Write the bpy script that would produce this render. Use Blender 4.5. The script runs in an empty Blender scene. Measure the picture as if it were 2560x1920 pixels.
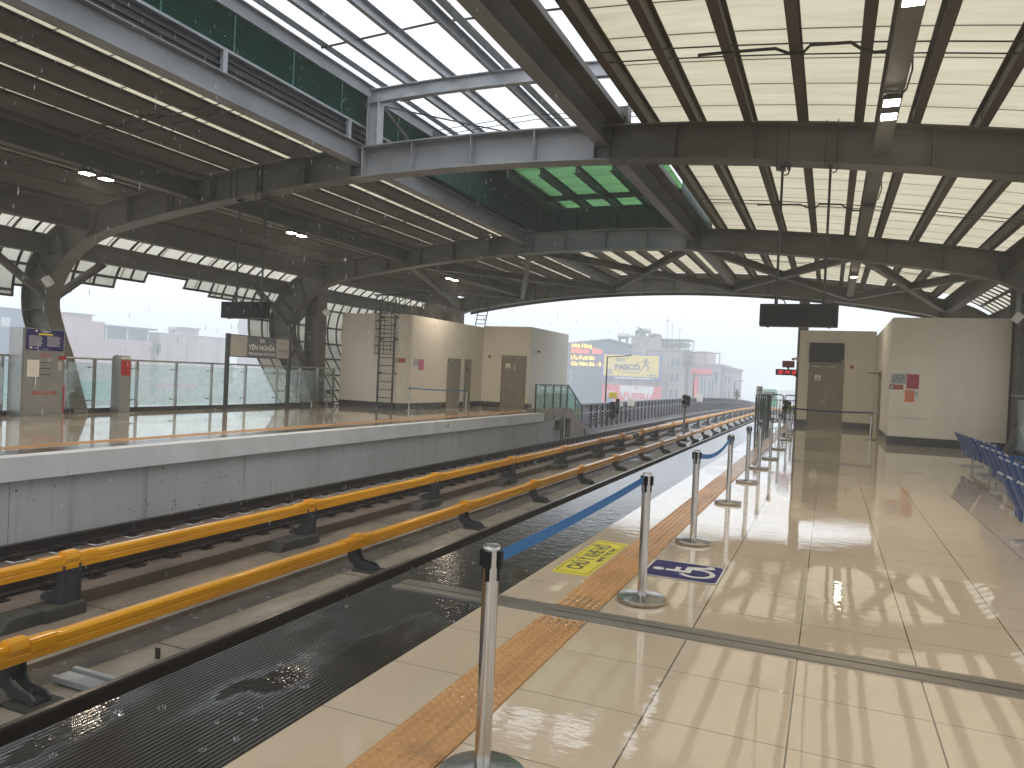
import bpy, bmesh, math, random
from mathutils import Vector, Matrix
random.seed(7)
PI = math.pi
S = bpy.context.scene
COL = S.collection

# ------------------------------------------------------------------ camera, sky, sun, exposure
def make_camera():
    yaw, pitch, roll = math.radians(23.0), math.radians(-0.713), math.radians(-2.566)
    F = Vector((-math.sin(yaw)*math.cos(pitch), math.cos(yaw)*math.cos(pitch), math.sin(pitch)))
    R = Vector((math.cos(yaw), math.sin(yaw), 0))
    D = F.cross(R)
    R2 = R*math.cos(roll)+D*math.sin(roll)
    D2 = -R*math.sin(roll)+D*math.cos(roll)
    cd = bpy.data.cameras.new('camera'); co = bpy.data.objects.new('camera', cd); COL.objects.link(co)
    cd.sensor_width = 36.0; cd.lens = 1870.0/2560.0*36.0
    cd.clip_start = 0.05; cd.clip_end = 3000
    m = Matrix((R2, -D2, -F)).transposed().to_4x4(); m.translation = (0, 0, 1.56)
    co.matrix_world = m
    S.camera = co
make_camera()

SUN_EL, SUN_AZ = 58.0, 150.0
w = bpy.data.worlds.new('World'); S.world = w; w.use_nodes = True
nt = w.node_tree; nt.nodes.clear()
out = nt.nodes.new('ShaderNodeOutputWorld'); bg = nt.nodes.new('ShaderNodeBackground')
sky = nt.nodes.new('ShaderNodeTexSky'); sky.sky_type = 'NISHITA'; sky.sun_disc = False
sky.sun_elevation = math.radians(SUN_EL); sky.sun_rotation = math.radians(SUN_AZ)
sky.dust_density = 6.0; sky.air_density = 1.2; sky.ozone_density = 1.0
hs = nt.nodes.new('ShaderNodeHueSaturation'); hs.inputs['Saturation'].default_value = 0.28
mx = nt.nodes.new('ShaderNodeMix'); mx.data_type = 'RGBA'; mx.inputs[0].default_value = 0.75   # overcast: an even cloud layer over the sky
mx.inputs[7].default_value = (8.45, 9.05, 9.75, 1)
nt.links.new(sky.outputs[0], hs.inputs['Color']); nt.links.new(hs.outputs[0], mx.inputs[6])
nt.links.new(mx.outputs[2], bg.inputs['Color']); bg.inputs['Strength'].default_value = 0.116
nt.links.new(bg.outputs[0], out.inputs[0])

sd = bpy.data.lights.new('sun', 'SUN'); so = bpy.data.objects.new('sun', sd); COL.objects.link(so)
sd.energy = 0.7; sd.angle = math.radians(25); sd.color = (1.0, 0.96, 0.9)
so.rotation_euler = (math.radians(90-SUN_EL), 0, math.radians(180-SUN_AZ)); so.location = (0, 0, 60)

S.view_settings.view_transform = 'Standard'; S.view_settings.look = 'None'
S.view_settings.exposure = 0.74; S.view_settings.gamma = 1.0
S.render.engine = 'CYCLES'
S.cycles.max_bounces = 10; S.cycles.diffuse_bounces = 4; S.cycles.glossy_bounces = 4
S.cycles.transmission_bounces = 6; S.cycles.transparent_max_bounces = 12; S.cycles.volume_bounces = 3
S.cycles.use_denoising = True; S.cycles.sample_clamp_indirect = 6.0
S.cycles.caustics_reflective = False; S.cycles.caustics_refractive = False

# ------------------------------------------------------------------ materials
def nodes(name):
    m = bpy.data.materials.new(name); m.use_nodes = True
    t = m.node_tree; b = t.nodes['Principled BSDF']
    return m, t, b
def N(t, typ, **kw):
    n = t.nodes.new(typ)
    for k, v in kw.items():
        if hasattr(n, k): setattr(n, k, v)
        else: n.inputs[k].default_value = v
    return n
def pos(t): return t.nodes.new('ShaderNodeNewGeometry').outputs['Position']
def mapped(t, sc):
    m = N(t, 'ShaderNodeMapping'); m.inputs['Scale'].default_value = sc
    t.links.new(pos(t), m.inputs['Vector']); return m.outputs[0]
def ramp(t, src, p0, p1, c0=(0,0,0,1), c1=(1,1,1,1)):
    r = N(t, 'ShaderNodeValToRGB'); e = r.color_ramp.elements
    e[0].position = p0; e[1].position = p1; e[0].color = c0; e[1].color = c1
    t.links.new(src, r.inputs[0]); return r.outputs[0]
def mixc(t, fac, a, b):
    m = N(t, 'ShaderNodeMix', data_type='RGBA')
    for i, x in ((0, fac), (6, a), (7, b)):
        if hasattr(x, 'is_linked'): t.links.new(x, m.inputs[i])
        elif i == 0: m.inputs[0].default_value = x
        else: m.inputs[i].default_value = (*x[:3], 1)
    return m.outputs[2]
def math_(t, op, a, b=None, c=None):
    m = N(t, 'ShaderNodeMath', operation=op)
    for i, x in enumerate((a, b, c)):
        if x is None: continue
        if hasattr(x, 'is_linked'): t.links.new(x, m.inputs[i])
        else: m.inputs[i].default_value = x
    return m.outputs[0]
def noise(t, sc, detail=4, vec=None, rough=0.55):
    n = N(t, 'ShaderNodeTexNoise'); n.inputs['Scale'].default_value = 1.0
    n.inputs['Detail'].default_value = detail; n.inputs['Roughness'].default_value = rough
    t.links.new(vec if vec is not None else mapped(t, sc if isinstance(sc, tuple) else (sc, sc, sc)), n.inputs['Vector'])
    return n.outputs['Fac']
def bump(t, b, h, strength=0.3, dist=0.01, coat=False):
    n = N(t, 'ShaderNodeBump'); n.inputs['Strength'].default_value = strength; n.inputs['Distance'].default_value = dist
    t.links.new(h, n.inputs['Height']); t.links.new(n.outputs[0], b.inputs['Normal'])
    if coat: t.links.new(n.outputs[0], b.inputs['Coat Normal'])

def mat(name, c, rough=0.5, c2=None, sc=3.0, lo=0.35, hi=0.7, metal=0.0, bs=0.0, bsc=None, r2=None, spec=None):
    m, t, b = nodes(name)
    b.inputs['Base Color'].default_value = (*c, 1); b.inputs['Roughness'].default_value = rough
    b.inputs['Metallic'].default_value = metal
    if spec is not None: b.inputs['Specular IOR Level'].default_value = spec
    if c2 is not None:
        f = ramp(t, noise(t, sc, 6), lo, hi)
        t.links.new(mixc(t, f, c, c2), b.inputs['Base Color'])
        if r2 is not None:
            t.links.new(math_(t, 'MULTIPLY_ADD', f, r2-rough, rough), b.inputs['Roughness'])
    if bs: bump(t, b, noise(t, bsc or 40, 3), bs, 0.005)
    return m
def emit(name, c, st, base=(0.02,0.02,0.02)):
    m, t, b = nodes(name)
    b.inputs['Base Color'].default_value = (*base, 1)
    b.inputs['Emission Color'].default_value = (*c, 1); b.inputs['Emission Strength'].default_value = st
    return m

M = {}
M['steel'] = mat('painted_steel', (0.128,0.122,0.105), 0.5, (0.075,0.069,0.058), (0.9,0.9,2.2), 0.42, 0.72, bs=0.05, bsc=60)
def skylit_steel():
    m, t, b = nodes('steel_with_painted_skylight')
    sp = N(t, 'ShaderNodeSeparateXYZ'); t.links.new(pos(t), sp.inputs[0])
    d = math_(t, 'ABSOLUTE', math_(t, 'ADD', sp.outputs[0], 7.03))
    skylit = math_(t, 'LESS_THAN', d, 2.93)  # paler blue-grey across the middle: rooflight daylight painted into the steel colour
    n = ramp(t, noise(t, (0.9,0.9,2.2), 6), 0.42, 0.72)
    base_paint = mixc(t, n, (0.128,0.122,0.105), (0.075,0.069,0.058)); cl = mixc(t, n, (0.27,0.28,0.295), (0.19,0.195,0.20))
    t.links.new(mixc(t, skylit, base_paint, cl), b.inputs['Base Color']); b.inputs['Roughness'].default_value = 0.45
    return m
M['steel_skylit'] = skylit_steel()
M['steel_brown'] = mat('stained_steel', (0.088,0.068,0.050), 0.6, (0.05,0.037,0.027), (0.5,0.35,2.5), 0.4, 0.75)
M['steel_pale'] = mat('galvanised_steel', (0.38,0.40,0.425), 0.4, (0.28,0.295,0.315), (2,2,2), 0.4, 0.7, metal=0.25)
M['dark'] = mat('black_metal', (0.025,0.026,0.028), 0.42, (0.04,0.04,0.04), 8)
M['black'] = mat('black_plastic', (0.010,0.010,0.011), 0.4, spec=0.25)
M['cable'] = mat('cable_sheath', (0.03,0.028,0.026), 0.6)
M['chrome'] = mat('brushed_stainless', (0.56,0.54,0.51), 0.2, (0.45,0.43,0.40), (30,30,2), 0.4, 0.6, metal=1.0)
M['satin'] = mat('satin_stainless', (0.46,0.455,0.44), 0.36, (0.38,0.375,0.36), (6,6,20), 0.35, 0.7, metal=0.85)
M['wall'] = mat('painted_plaster', (0.73,0.68,0.60), 0.7, (0.66,0.61,0.53), (0.8,0.8,0.5), 0.35, 0.8)
M['wall_pale'] = mat('pale_plaster', (0.77,0.71,0.61), 0.7, (0.66,0.60,0.505), (1.3,1.3,0.7), 0.4, 0.85)
M['skirting'] = mat('dark_skirting_tile', (0.028,0.026,0.026), 0.25, (0.045,0.042,0.04), 5)
M['door'] = mat('olive_grey_door_paint', (0.235,0.21,0.155), 0.45, (0.205,0.183,0.135), 3)
M['door_frame'] = mat('door_frame_paint', (0.20,0.18,0.13), 0.45)
M['white'] = mat('white_plastic', (0.75,0.75,0.73), 0.45)
M['paper'] = mat('paper', (0.78,0.75,0.68), 0.8)
M['grey_paper'] = mat('grey_notice_print', (0.40,0.43,0.44), 0.6)
M['ink'] = mat('dark_ink', (0.06,0.06,0.065), 0.6)
M['yellow'] = mat('yellow_cover', (0.80,0.37,0.012), 0.14, (0.60,0.26,0.010), (7,0.9,14), 0.38, 0.75, r2=0.35)
M['bracket'] = mat('dark_grey_bracket', (0.04,0.044,0.052), 0.35, (0.07,0.072,0.075), 9, 0.5, 0.8)
M['rail'] = mat('running_rail_steel', (0.016,0.012,0.011), 0.5, (0.030,0.021,0.017), (6,2,6), 0.4, 0.7, spec=0.3)
M['rail_head'] = mat('worn_rail_head', (0.16,0.145,0.135), 0.22, (0.09,0.075,0.068), (20,1.5,20), metal=0.7)
M['blue_belt'] = mat('blue_webbing', (0.015,0.15,0.42), 0.6, (0.012,0.125,0.36), (50,50,90))
M['navy'] = mat('navy_print', (0.018,0.015,0.11), 0.5, (0.024,0.02,0.13), 6, spec=0.15)
M['red_print'] = mat('red_print', (0.45,0.025,0.02), 0.4)
M['crimson'] = mat('crimson_poster_print', (0.42,0.045,0.075), 0.5, (0.36,0.04,0.065), 7)
M['dark_red'] = mat('dark_red_notice_print', (0.27,0.03,0.02), 0.45)
M['orange_print'] = mat('orange_poster_print', (0.75,0.16,0.045), 0.5)
M['pink_print'] = mat('faded_pink_poster', (0.55,0.12,0.22), 0.5)
M['sign_yellow'] = mat('yellow_floor_sticker', (0.78,0.68,0.035), 0.4, (0.70,0.60,0.03), 10, spec=0.2)
M['sign_grey'] = mat('slate_grey_sign_print', (0.10,0.108,0.118), 0.35)
M['sign_pale'] = mat('pale_grey_sign_print', (0.42,0.39,0.35), 0.35)
M['sign_text'] = mat('off_white_lettering', (0.72,0.72,0.70), 0.45)
M['screen'] = mat('switched_off_screen', (0.010,0.010,0.010), 0.16, spec=0.15)
M['seat'] = mat('blue_moulded_plastic', (0.003,0.060,0.27), 0.35, (0.002,0.048,0.22), 5, spec=0.08)
M['seat_end'] = mat('grey_edge_plastic', (0.22,0.26,0.34), 0.3)
M['dark_green'] = mat('dark_green_sheet_wall', (0.008,0.045,0.032), 0.5, (0.005,0.028,0.02), (1,1,2))
M['green_steel'] = mat('steel_in_green_bay', (0.035,0.075,0.055), 0.5, (0.025,0.05,0.04), 2)
M['louvre'] = mat('green_louvre_paint', (0.016,0.125,0.078), 0.4, (0.011,0.08,0.052), (2,2,6))
M['lens'] = emit('lit_lamp_lens', (1.0,0.88,0.68), 26.0)
M['led_red'] = emit('red_led', (1.0,0.03,0.035), 1.5)
M['led_yellow'] = emit('yellow_led', (1.0,0.55,0.07), 1.9)
M['led_orange'] = emit('red_led_tube', (1.0,0.10,0.07), 1.6)
M['dim_led'] = emit('dim_red_led_panel', (0.6,0.02,0.03), 0.03, (0.06,0.012,0.014))
M['red'] = mat('red_paint', (0.42,0.02,0.018), 0.35)
M['yellow_box'] = mat('yellow_box_paint', (0.65,0.5,0.06), 0.4)
M['lime'] = mat('pale_cream_box', (0.6,0.6,0.52), 0.5)

def concrete(name, a, b_, wet=False, vs=(0.7,0.7,0.25), pits=False):
    m, t, b = nodes(name)
    f = ramp(t, noise(t, vs, 7, rough=0.65), 0.32, 0.72)
    c = mixc(t, f, a, b_)
    if pits:
        vo = N(t, 'ShaderNodeTexVoronoi'); vo.inputs['Scale'].default_value = 7.0; t.links.new(pos(t), vo.inputs['Vector'])
        vc = N(t, 'ShaderNodeSeparateColor'); t.links.new(vo.outputs['Color'], vc.inputs[0])
        p = math_(t, 'LESS_THAN', vo.outputs['Distance'], math_(t, 'MULTIPLY', math_(t, 'SUBTRACT', vc.outputs[0], 0.40), 0.42))
        band = ramp(t, noise(t, (0.5,0.5,1.6), 2), 0.42, 0.52)
        p = math_(t, 'MULTIPLY', p, band)
        c = mixc(t, p, c, (0.03,0.03,0.03))
        sp = N(t, 'ShaderNodeSeparateXYZ'); t.links.new(pos(t), sp.inputs[0])
        y = math_(t, 'WRAP', sp.outputs[1], 2.45, 0.0); ln = math_(t, 'LESS_THAN', y, 0.016)
        c = mixc(t, math_(t, 'MULTIPLY', ln, 0.55), c, (0.06,0.06,0.06))
        stk = ramp(t, noise(t, (1,5.5,0.35), 4), 0.58, 0.74); c = mixc(t, math_(t, 'MULTIPLY', stk, 0.45), c, (0.11,0.105,0.095))
    t.links.new(c, b.inputs['Base Color'])
    if wet:
        g = ramp(t, noise(t, (1.3,0.7,1), 6), 0.30, 0.44)
        b.inputs['Specular IOR Level'].default_value = 0.32
        t.links.new(math_(t, 'MULTIPLY_ADD', g, 0.40, 0.22), b.inputs['Roughness'])
        n1 = noise(t, (14,14,14), 4); bump(t, b, math_(t, 'ADD', math_(t, 'MULTIPLY', n1, 0.6), math_(t, 'MULTIPLY', g, 0.6)), 0.8, 0.014)
    else:
        b.inputs['Roughness'].default_value = 0.75; bump(t, b, noise(t, (12,12,12), 5), 0.15, 0.01)
    return m
M['coping'] = concrete('painted_concrete_coping', (0.72,0.73,0.73), (0.58,0.585,0.58), vs=(1.2,1.2,0.5))
M['pitwall'] = concrete('pitted_concrete', (0.47,0.485,0.49), (0.37,0.38,0.38), pits=True)
M['bed'] = concrete('wet_track_concrete', (0.25,0.20,0.155), (0.085,0.068,0.054), wet=True, vs=(2.2,0.9,1))
M['bed_pale'] = concrete('pale_wet_concrete', (0.36,0.32,0.265), (0.19,0.16,0.13), wet=True, vs=(2.0,0.8,1))
M['bed_dark'] = concrete('flooded_channel_concrete', (0.085,0.07,0.056), (0.028,0.025,0.022), wet=True, vs=(5,2.5,1))
M['plinth'] = concrete('plinth_concrete', (0.155,0.115,0.09), (0.075,0.062,0.052), wet=True, vs=(1.5,0.6,1.5))
M['block'] = concrete('block_concrete', (0.062,0.060,0.050), (0.03,0.03,0.025), vs=(3,3,3))
M['parapet'] = concrete('parapet_panel_grey', (0.30,0.30,0.33), (0.24,0.24,0.265), vs=(0.8,0.8,0.8))
M['deck'] = concrete('viaduct_deck_concrete', (0.24,0.235,0.225), (0.14,0.135,0.13), wet=True, vs=(0.8,0.15,1))
M['ground'] = mat('street_level_ground', (0.12,0.12,0.115), 0.8, (0.07,0.085,0.06), 0.05)

def floor_mat(name, x0, px, y0, py, water=True):
    m, t, b = nodes(name)
    P = pos(t); sp = N(t, 'ShaderNodeSeparateXYZ'); t.links.new(P, sp.inputs[0])
    def line(o, org, per, hw=0.0042):
        a = math_(t, 'SUBTRACT', o, org); f = math_(t, 'FLOORED_MODULO', a, per) if False else math_(t, 'WRAP', a, per, 0.0)
        d = math_(t, 'MINIMUM', f, math_(t, 'SUBTRACT', per, f))
        return math_(t, 'LESS_THAN', d, hw)
    lx = line(sp.outputs[0], x0, px); ly = line(sp.outputs[1], y0, py, 0.0024)
    ln = math_(t, 'MAXIMUM', lx, ly)
    # each tile a slightly different shade
    fx = math_(t, 'FLOOR', math_(t, 'DIVIDE', math_(t, 'SUBTRACT', sp.outputs[0], x0), px))
    fy = math_(t, 'FLOOR', math_(t, 'DIVIDE', math_(t, 'SUBTRACT', sp.outputs[1], y0), py))
    cb = N(t, 'ShaderNodeCombineXYZ'); t.links.new(fx, cb.inputs[0]); t.links.new(fy, cb.inputs[1])
    wn = N(t, 'ShaderNodeTexWhiteNoise'); t.links.new(cb.outputs[0], wn.inputs['Vector'])
    c = mixc(t, ramp(t, noise(t, (1.1,0.5,1), 6), 0.3, 0.75), (0.74,0.625,0.49), (0.655,0.545,0.415))
    c = mixc(t, math_(t, 'MULTIPLY', wn.outputs['Value'], 0.45), c, (0.70,0.58,0.435))
    c = mixc(t, math_(t, 'MULTIPLY', ln, 0.85), c, (0.075,0.06,0.045))
    t.links.new(c, b.inputs['Base Color'])
    pud = ramp(t, noise(t, (0.75,0.30,1), 3), 0.40, 0.55)
    if water:
        edge = ramp(t, math_(t, 'MULTIPLY_ADD', sp.outputs[0], 0.2, 0.5), 0.45, 0.75, (1,1,1,1), (0,0,0,1))   # wetter towards the track
        pud = math_(t, 'MULTIPLY', pud, edge)
    b.inputs['IOR'].default_value = 1.5
    b.inputs['Coat Roughness'].default_value = 0.012; b.inputs['Coat IOR'].default_value = 1.4
    t.links.new(math_(t, 'MULTIPLY_ADD', pud, 0.6, 0.3), b.inputs['Coat Weight'])
    t.links.new(math_(t, 'MULTIPLY_ADD', pud, -0.012, 0.024), b.inputs['Roughness'])
    rip = noise(t, (5.0,13,1), 3); fine = noise(t, (1.5,3.0,1), 2)
    h = math_(t, 'MULTIPLY_ADD', math_(t, 'MULTIPLY', rip, pud), 1.35, math_(t, 'MULTIPLY', fine, 0.12))
    h = math_(t, 'SUBTRACT', h, math_(t, 'MULTIPLY', ln, 0.6))
    bump(t, b, h, 0.16, 0.006, True)
    return m
M['floor'] = floor_mat('glossy_beige_tile', -1.36, 0.63, 2.83-0.62*8, 0.62)
M['floor_edge'] = floor_mat('glossy_beige_edge_tile', -2.08, 5.0, 2.83-0.62*8, 0.62)
M['floor_far'] = floor_mat('glossy_beige_far_tile', -12.7, 0.63, 2.83-0.62*8, 0.62, water=False)

def rib_mat():
    m, t, b = nodes('ribbed_rubber_under_water')
    P = pos(t); sp = N(t, 'ShaderNodeSeparateXYZ'); t.links.new(P, sp.inputs[0])
    nz = noise(t, (1.7,0.75,1), 5)
    far = ramp(t, math_(t, 'MULTIPLY', sp.outputs[1], 0.05), 0.17, 0.42)
    a = math_(t, 'ADD', nz, math_(t, 'MULTIPLY', far, 0.36))
    water = ramp(t, a, 0.50, 0.60)
    st = mixc(t, ramp(t, noise(t, (0.8,2.2,1), 5), 0.4, 0.7), (0.030,0.026,0.019), (0.011,0.010,0.008))
    t.links.new(mixc(t, water, st, (0.02,0.021,0.024)), b.inputs['Base Color'])
    t.links.new(math_(t, 'MULTIPLY_ADD', water, -0.14, 0.20), b.inputs['Roughness'])
    rp = math_(t, 'ADD', math_(t, 'MULTIPLY', noise(t, (7,9,1), 3), 1.6), math_(t, 'MULTIPLY', noise(t, (40,28,1), 2), 0.5))
    rib = math_(t, 'SINE', math_(t, 'MULTIPLY', sp.outputs[0], 2*PI/0.026))
    h = math_(t, 'ADD', math_(t, 'MULTIPLY', rp, math_(t, 'MULTIPLY_ADD', water, 0.50, 0.12)),
              math_(t, 'MULTIPLY', rib, math_(t, 'MULTIPLY_ADD', water, -0.70, 0.75)))
    b.inputs['IOR'].default_value = 1.6
    t.links.new(math_(t, 'MULTIPLY_ADD', water, 0.38, 0.12), b.inputs['Specular IOR Level'])
    bump(t, b, h, 0.7, 0.006)
    return m
M['ribbed'] = rib_mat()
M['tactile'] = mat('ochre_tactile_tile', (0.64,0.36,0.145), 0.2, (0.46,0.24,0.09), (2.2,1.1,2), 0.35, 0.75)
M['joint'] = mat('worn_aluminium_strip', (0.30,0.275,0.235), 0.32, (0.20,0.18,0.15), (1.2,12,3), 0.35, 0.7, metal=0.55)

def panel_mat(name, c, grime, sheen=0.0):
    m = bpy.data.materials.new(name); m.use_nodes = True; t = m.node_tree; t.nodes.clear()
    o = N(t, 'ShaderNodeOutputMaterial'); tr = N(t, 'ShaderNodeBsdfTranslucent'); df = N(t, 'ShaderNodeBsdfDiffuse'); mxs = N(t, 'ShaderNodeMixShader')
    sp = N(t, 'ShaderNodeSeparateXYZ'); t.links.new(pos(t), sp.inputs[0])
    f = ramp(t, noise(t, (0.55,4.2,1), 7, rough=0.65), 0.40, 0.72)
    col = mixc(t, math_(t, 'MULTIPLY', f, 0.85), c, grime)
    y = math_(t, 'WRAP', sp.outputs[1], 1.0, 0.0)
    y = math_(t, 'MINIMUM', y, math_(t, 'SUBTRACT', 1.0, y))
    ln = math_(t, 'LESS_THAN', y, 0.02)
    seam = ramp(t, y, 0.0, 0.12, (0.75,0.75,0.75,1), (0,0,0,1))          # grime gathers along each overlap
    col = mixc(t, math_(t, 'MULTIPLY', seam, 0.4), col, grime)
    col = mixc(t, math_(t, 'MULTIPLY', ln, 0.92), col, (0.035,0.03,0.022))
    t.links.new(col, tr.inputs[0]); t.links.new(mixc(t, 0.5, col, (0.1,0.1,0.1)), df.inputs[0])
    mxs.inputs[0].default_value = 0.14
    t.links.new(tr.outputs[0], mxs.inputs[1]); t.links.new(df.outputs[0], mxs.inputs[2]); t.links.new(mxs.outputs[0], o.inputs[0])
    return m
M['panel'] = panel_mat('cream_translucent_sheet', (0.45,0.41,0.305), (0.35,0.30,0.20))
M['panel_side'] = panel_mat('cream_side_sheet', (0.55,0.525,0.445), (0.44,0.40,0.31))
M['flashing'] = mat('pale_blue_flashing', (0.5,0.58,0.66), 0.25, (0.42,0.50,0.58), (3,0.6,3))
M['panel_green'] = panel_mat('green_translucent_sheet', (0.095,0.22,0.09), (0.05,0.14,0.055))

def glass_mat(name, tint, frost):
    m = bpy.data.materials.new(name); m.use_nodes = True; t = m.node_tree; t.nodes.clear()
    o = N(t, 'ShaderNodeOutputMaterial'); tp = N(t, 'ShaderNodeBsdfTransparent'); gl = N(t, 'ShaderNodeBsdfGlossy'); df = N(t, 'ShaderNodeBsdfTranslucent')
    d2 = N(t, 'ShaderNodeBsdfDiffuse')
    tp.inputs[0].default_value = (*tint, 1); gl.inputs[0].default_value = (0.9,0.95,0.95,1); gl.inputs['Roughness'].default_value = 0.03
    df.inputs[0].default_value = (0.75,0.86,0.84,1); d2.inputs[0].default_value = (0.55,0.63,0.61,1)
    a = N(t, 'ShaderNodeMixShader'); b = N(t, 'ShaderNodeMixShader'); c = N(t, 'ShaderNodeMixShader'); lw = N(t, 'ShaderNodeLayerWeight'); fac = math_(t, 'MULTIPLY_ADD', math_(t, 'POWER', lw.outputs['Facing'], 4.0), 0.5, 0.03)
    f = ramp(t, noise(t, (1.5,1.5,3), 5), 0.3, 0.75, (frost*0.6,)*3+(1,), (frost*1.5,)*3+(1,))
    c.inputs[0].default_value = 0.12
    t.links.new(df.outputs[0], c.inputs[1]); t.links.new(d2.outputs[0], c.inputs[2])
    t.links.new(f, a.inputs[0]); t.links.new(tp.outputs[0], a.inputs[1]); t.links.new(c.outputs[0], a.inputs[2])
    t.links.new(fac, b.inputs[0]); t.links.new(a.outputs[0], b.inputs[1]); t.links.new(gl.outputs[0], b.inputs[2])
    t.links.new(b.outputs[0], o.inputs[0]); return m
M['glass'] = glass_mat('rain_misted_glass', (0.94,0.98,0.97), 0.26)
M['glass_green'] = glass_mat('green_tinted_glass', (0.66,0.85,0.78), 0.22)

# ------------------------------------------------------------------ mesh building
class MB:
    def __init__(s): s.v = []; s.f = []
    def add(s, vs, fs):
        o = len(s.v); s.v += [tuple(v) for v in vs]; s.f += [tuple(i+o for i in f) for f in fs]; return s
    def box(s, x0, x1, y0, y1, z0, z1):
        return s.add([(x,y,z) for z in (z0,z1) for y in (y0,y1) for x in (x0,x1)],
                     [(0,2,3,1),(4,5,7,6),(0,1,5,4),(2,6,7,3),(0,4,6,2),(1,3,7,5)])
    def bar(s, p, q, w_, h_, up=(0,0,1)):
        p, q, up = Vector(p), Vector(q), Vector(up); d = (q-p).normalized()
        sx = d.cross(up)
        if sx.length < 1e-4: sx = d.cross(Vector((1,0,0)))
        sx.normalize(); uz = sx.cross(d).normalized()
        a, b = sx*w_/2, uz*h_/2
        vs = [c+i*a+j*b for c in (p,q) for j in (-1,1) for i in (-1,1)]
        return s.add(vs, [(0,1,3,2),(4,6,7,5),(0,4,5,1),(2,3,7,6),(0,2,6,4),(1,5,7,3)])
    def ibeam(s, p, q, w_, h_, tf=0.02, tw=0.014, up=(0,0,1)):
        up = Vector(up); p, q = Vector(p), Vector(q); d = (q-p).normalized(); sx = d.cross(up).normalized(); uz = sx.cross(d)
        s.bar(p+uz*(h_/2-tf/2), q+uz*(h_/2-tf/2), w_, tf, up); s.bar(p-uz*(h_/2-tf/2), q-uz*(h_/2-tf/2), w_, tf, up)
        return s.bar(p, q, tw, h_-2*tf, up)
    def prism(s, poly, ax, a, b):
        n = len(poly)
        def P(u, v, k): return (k,u,v) if ax == 'x' else (u,k,v) if ax == 'y' else (u,v,k)
        vs = [P(u,v,a) for u,v in poly]+[P(u,v,b) for u,v in poly]
        return s.add(vs, [tuple(range(n)), tuple(range(2*n-1, n-1, -1))]+[(i,i+n,(i+1)%n+n,(i+1)%n) for i in range(n)])
    def strip(s, A, B):                      # quads between two polylines
        n = len(A); return s.add(list(A)+list(B), [(i,i+1,n+i+1,n+i) for i in range(n-1)])
    def loft(s, rings, cap=True, closed=True):
        n = len(rings[0]); vs = [v for r in rings for v in r]; fs = []
        for k in range(len(rings)-1):
            for i in range(n if closed else n-1):
                j = (i+1)%n; fs.append((k*n+i, k*n+j, (k+1)*n+j, (k+1)*n+i))
        if cap: fs += [tuple(range(n-1,-1,-1)), tuple((len(rings)-1)*n+i for i in range(n))]
        return s.add(vs, fs)
    def tube(s, pts, r, n=8):
        pts = [Vector(p) for p in pts]; rings = []
        for i, p in enumerate(pts):
            d = (pts[min(i+1,len(pts)-1)]-pts[max(i-1,0)]).normalized()
            a = d.cross(Vector((0,0,1)))
            if a.length < 1e-3: a = d.cross(Vector((0,1,0)))
            a.normalize(); b = d.cross(a)
            rr = r[i] if isinstance(r, (list,tuple)) else r
            rings.append([p+(a*math.cos(2*PI*k/n)+b*math.sin(2*PI*k/n))*rr for k in range(n)])
        return s.loft(rings)
    def lathe(s, prof, c, n=24):
        return s.loft([[(c[0]+r*math.cos(2*PI*k/n), c[1]+r*math.sin(2*PI*k/n), c[2]+z) for k in range(n)] for r, z in prof])
    def sweep(s, prof, path):                # prof: (dx, dz) closed, path: (x, y, z) points running along y
        return s.loft([[(x+a, y, z+b) for a, b in prof] for x, y, z in path])

BASE = {}
BLOCK = None      # while a town block is being built: (scale, drawing anchor, place)
def finish(name, mb, m, shift, smooth, bev):
    if BLOCK: place_block(mb)
    me = bpy.data.meshes.new(name)
    me.from_pydata([(v[0]-shift[0], v[1]-shift[1], v[2]-shift[2]) for v in mb.v], [], mb.f)
    bm = bmesh.new(); bm.from_mesh(me)
    bmesh.ops.recalc_face_normals(bm, faces=bm.faces)
    if bev:
        es = [e for e in bm.edges if len(e.link_faces) == 2 and e.calc_face_angle(0) > 0.6]
        bmesh.ops.bevel(bm, geom=es, offset=bev, segments=2, affect='EDGES', clamp_overlap=True)
    bm.to_mesh(me); bm.free()
    if smooth or bev:
        me.polygons.foreach_set('use_smooth', [True]*len(me.polygons)); me.set_sharp_from_angle(angle=math.radians(38))
    me.materials.append(M[m] if isinstance(m, str) else m)
    o = bpy.data.objects.new(name, me); COL.objects.link(o); return o
def place_block(mb):
    k, A, O = BLOCK
    mb.v = [(O[0]+(v[0]-A[0])*k, O[1]+(v[1]-A[1])*k, max(-9.05, O[2]+(v[2]-A[2])*k)) for v in mb.v]
def tag(o, label=None, cat=None, group=None, kind=None):
    for k, v in (('label',label),('category',cat),('group',group),('kind',kind)):
        if v: o[k] = v
    return o
def thing(name, label, cat, loc=(0,0,0), group=None):
    if BLOCK:
        k, A, O = BLOCK; loc = (O[0]+(loc[0]-A[0])*k, O[1]+(loc[1]-A[1])*k, max(-9.05, O[2]+(loc[2]-A[2])*k))
    o = bpy.data.objects.new(name, None); COL.objects.link(o); o.location = loc; o.empty_display_size = 0.2
    BASE[o.name] = Vector(loc); return tag(o, label, cat, group)
def part(name, mb, m, parent, smooth=False, bev=0, label=None, kind=None):
    sh = BASE[parent.name]; o = finish(name, mb, m, sh, smooth, bev); o.parent = parent; BASE[o.name] = sh
    return tag(o, label, kind=kind)
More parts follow.
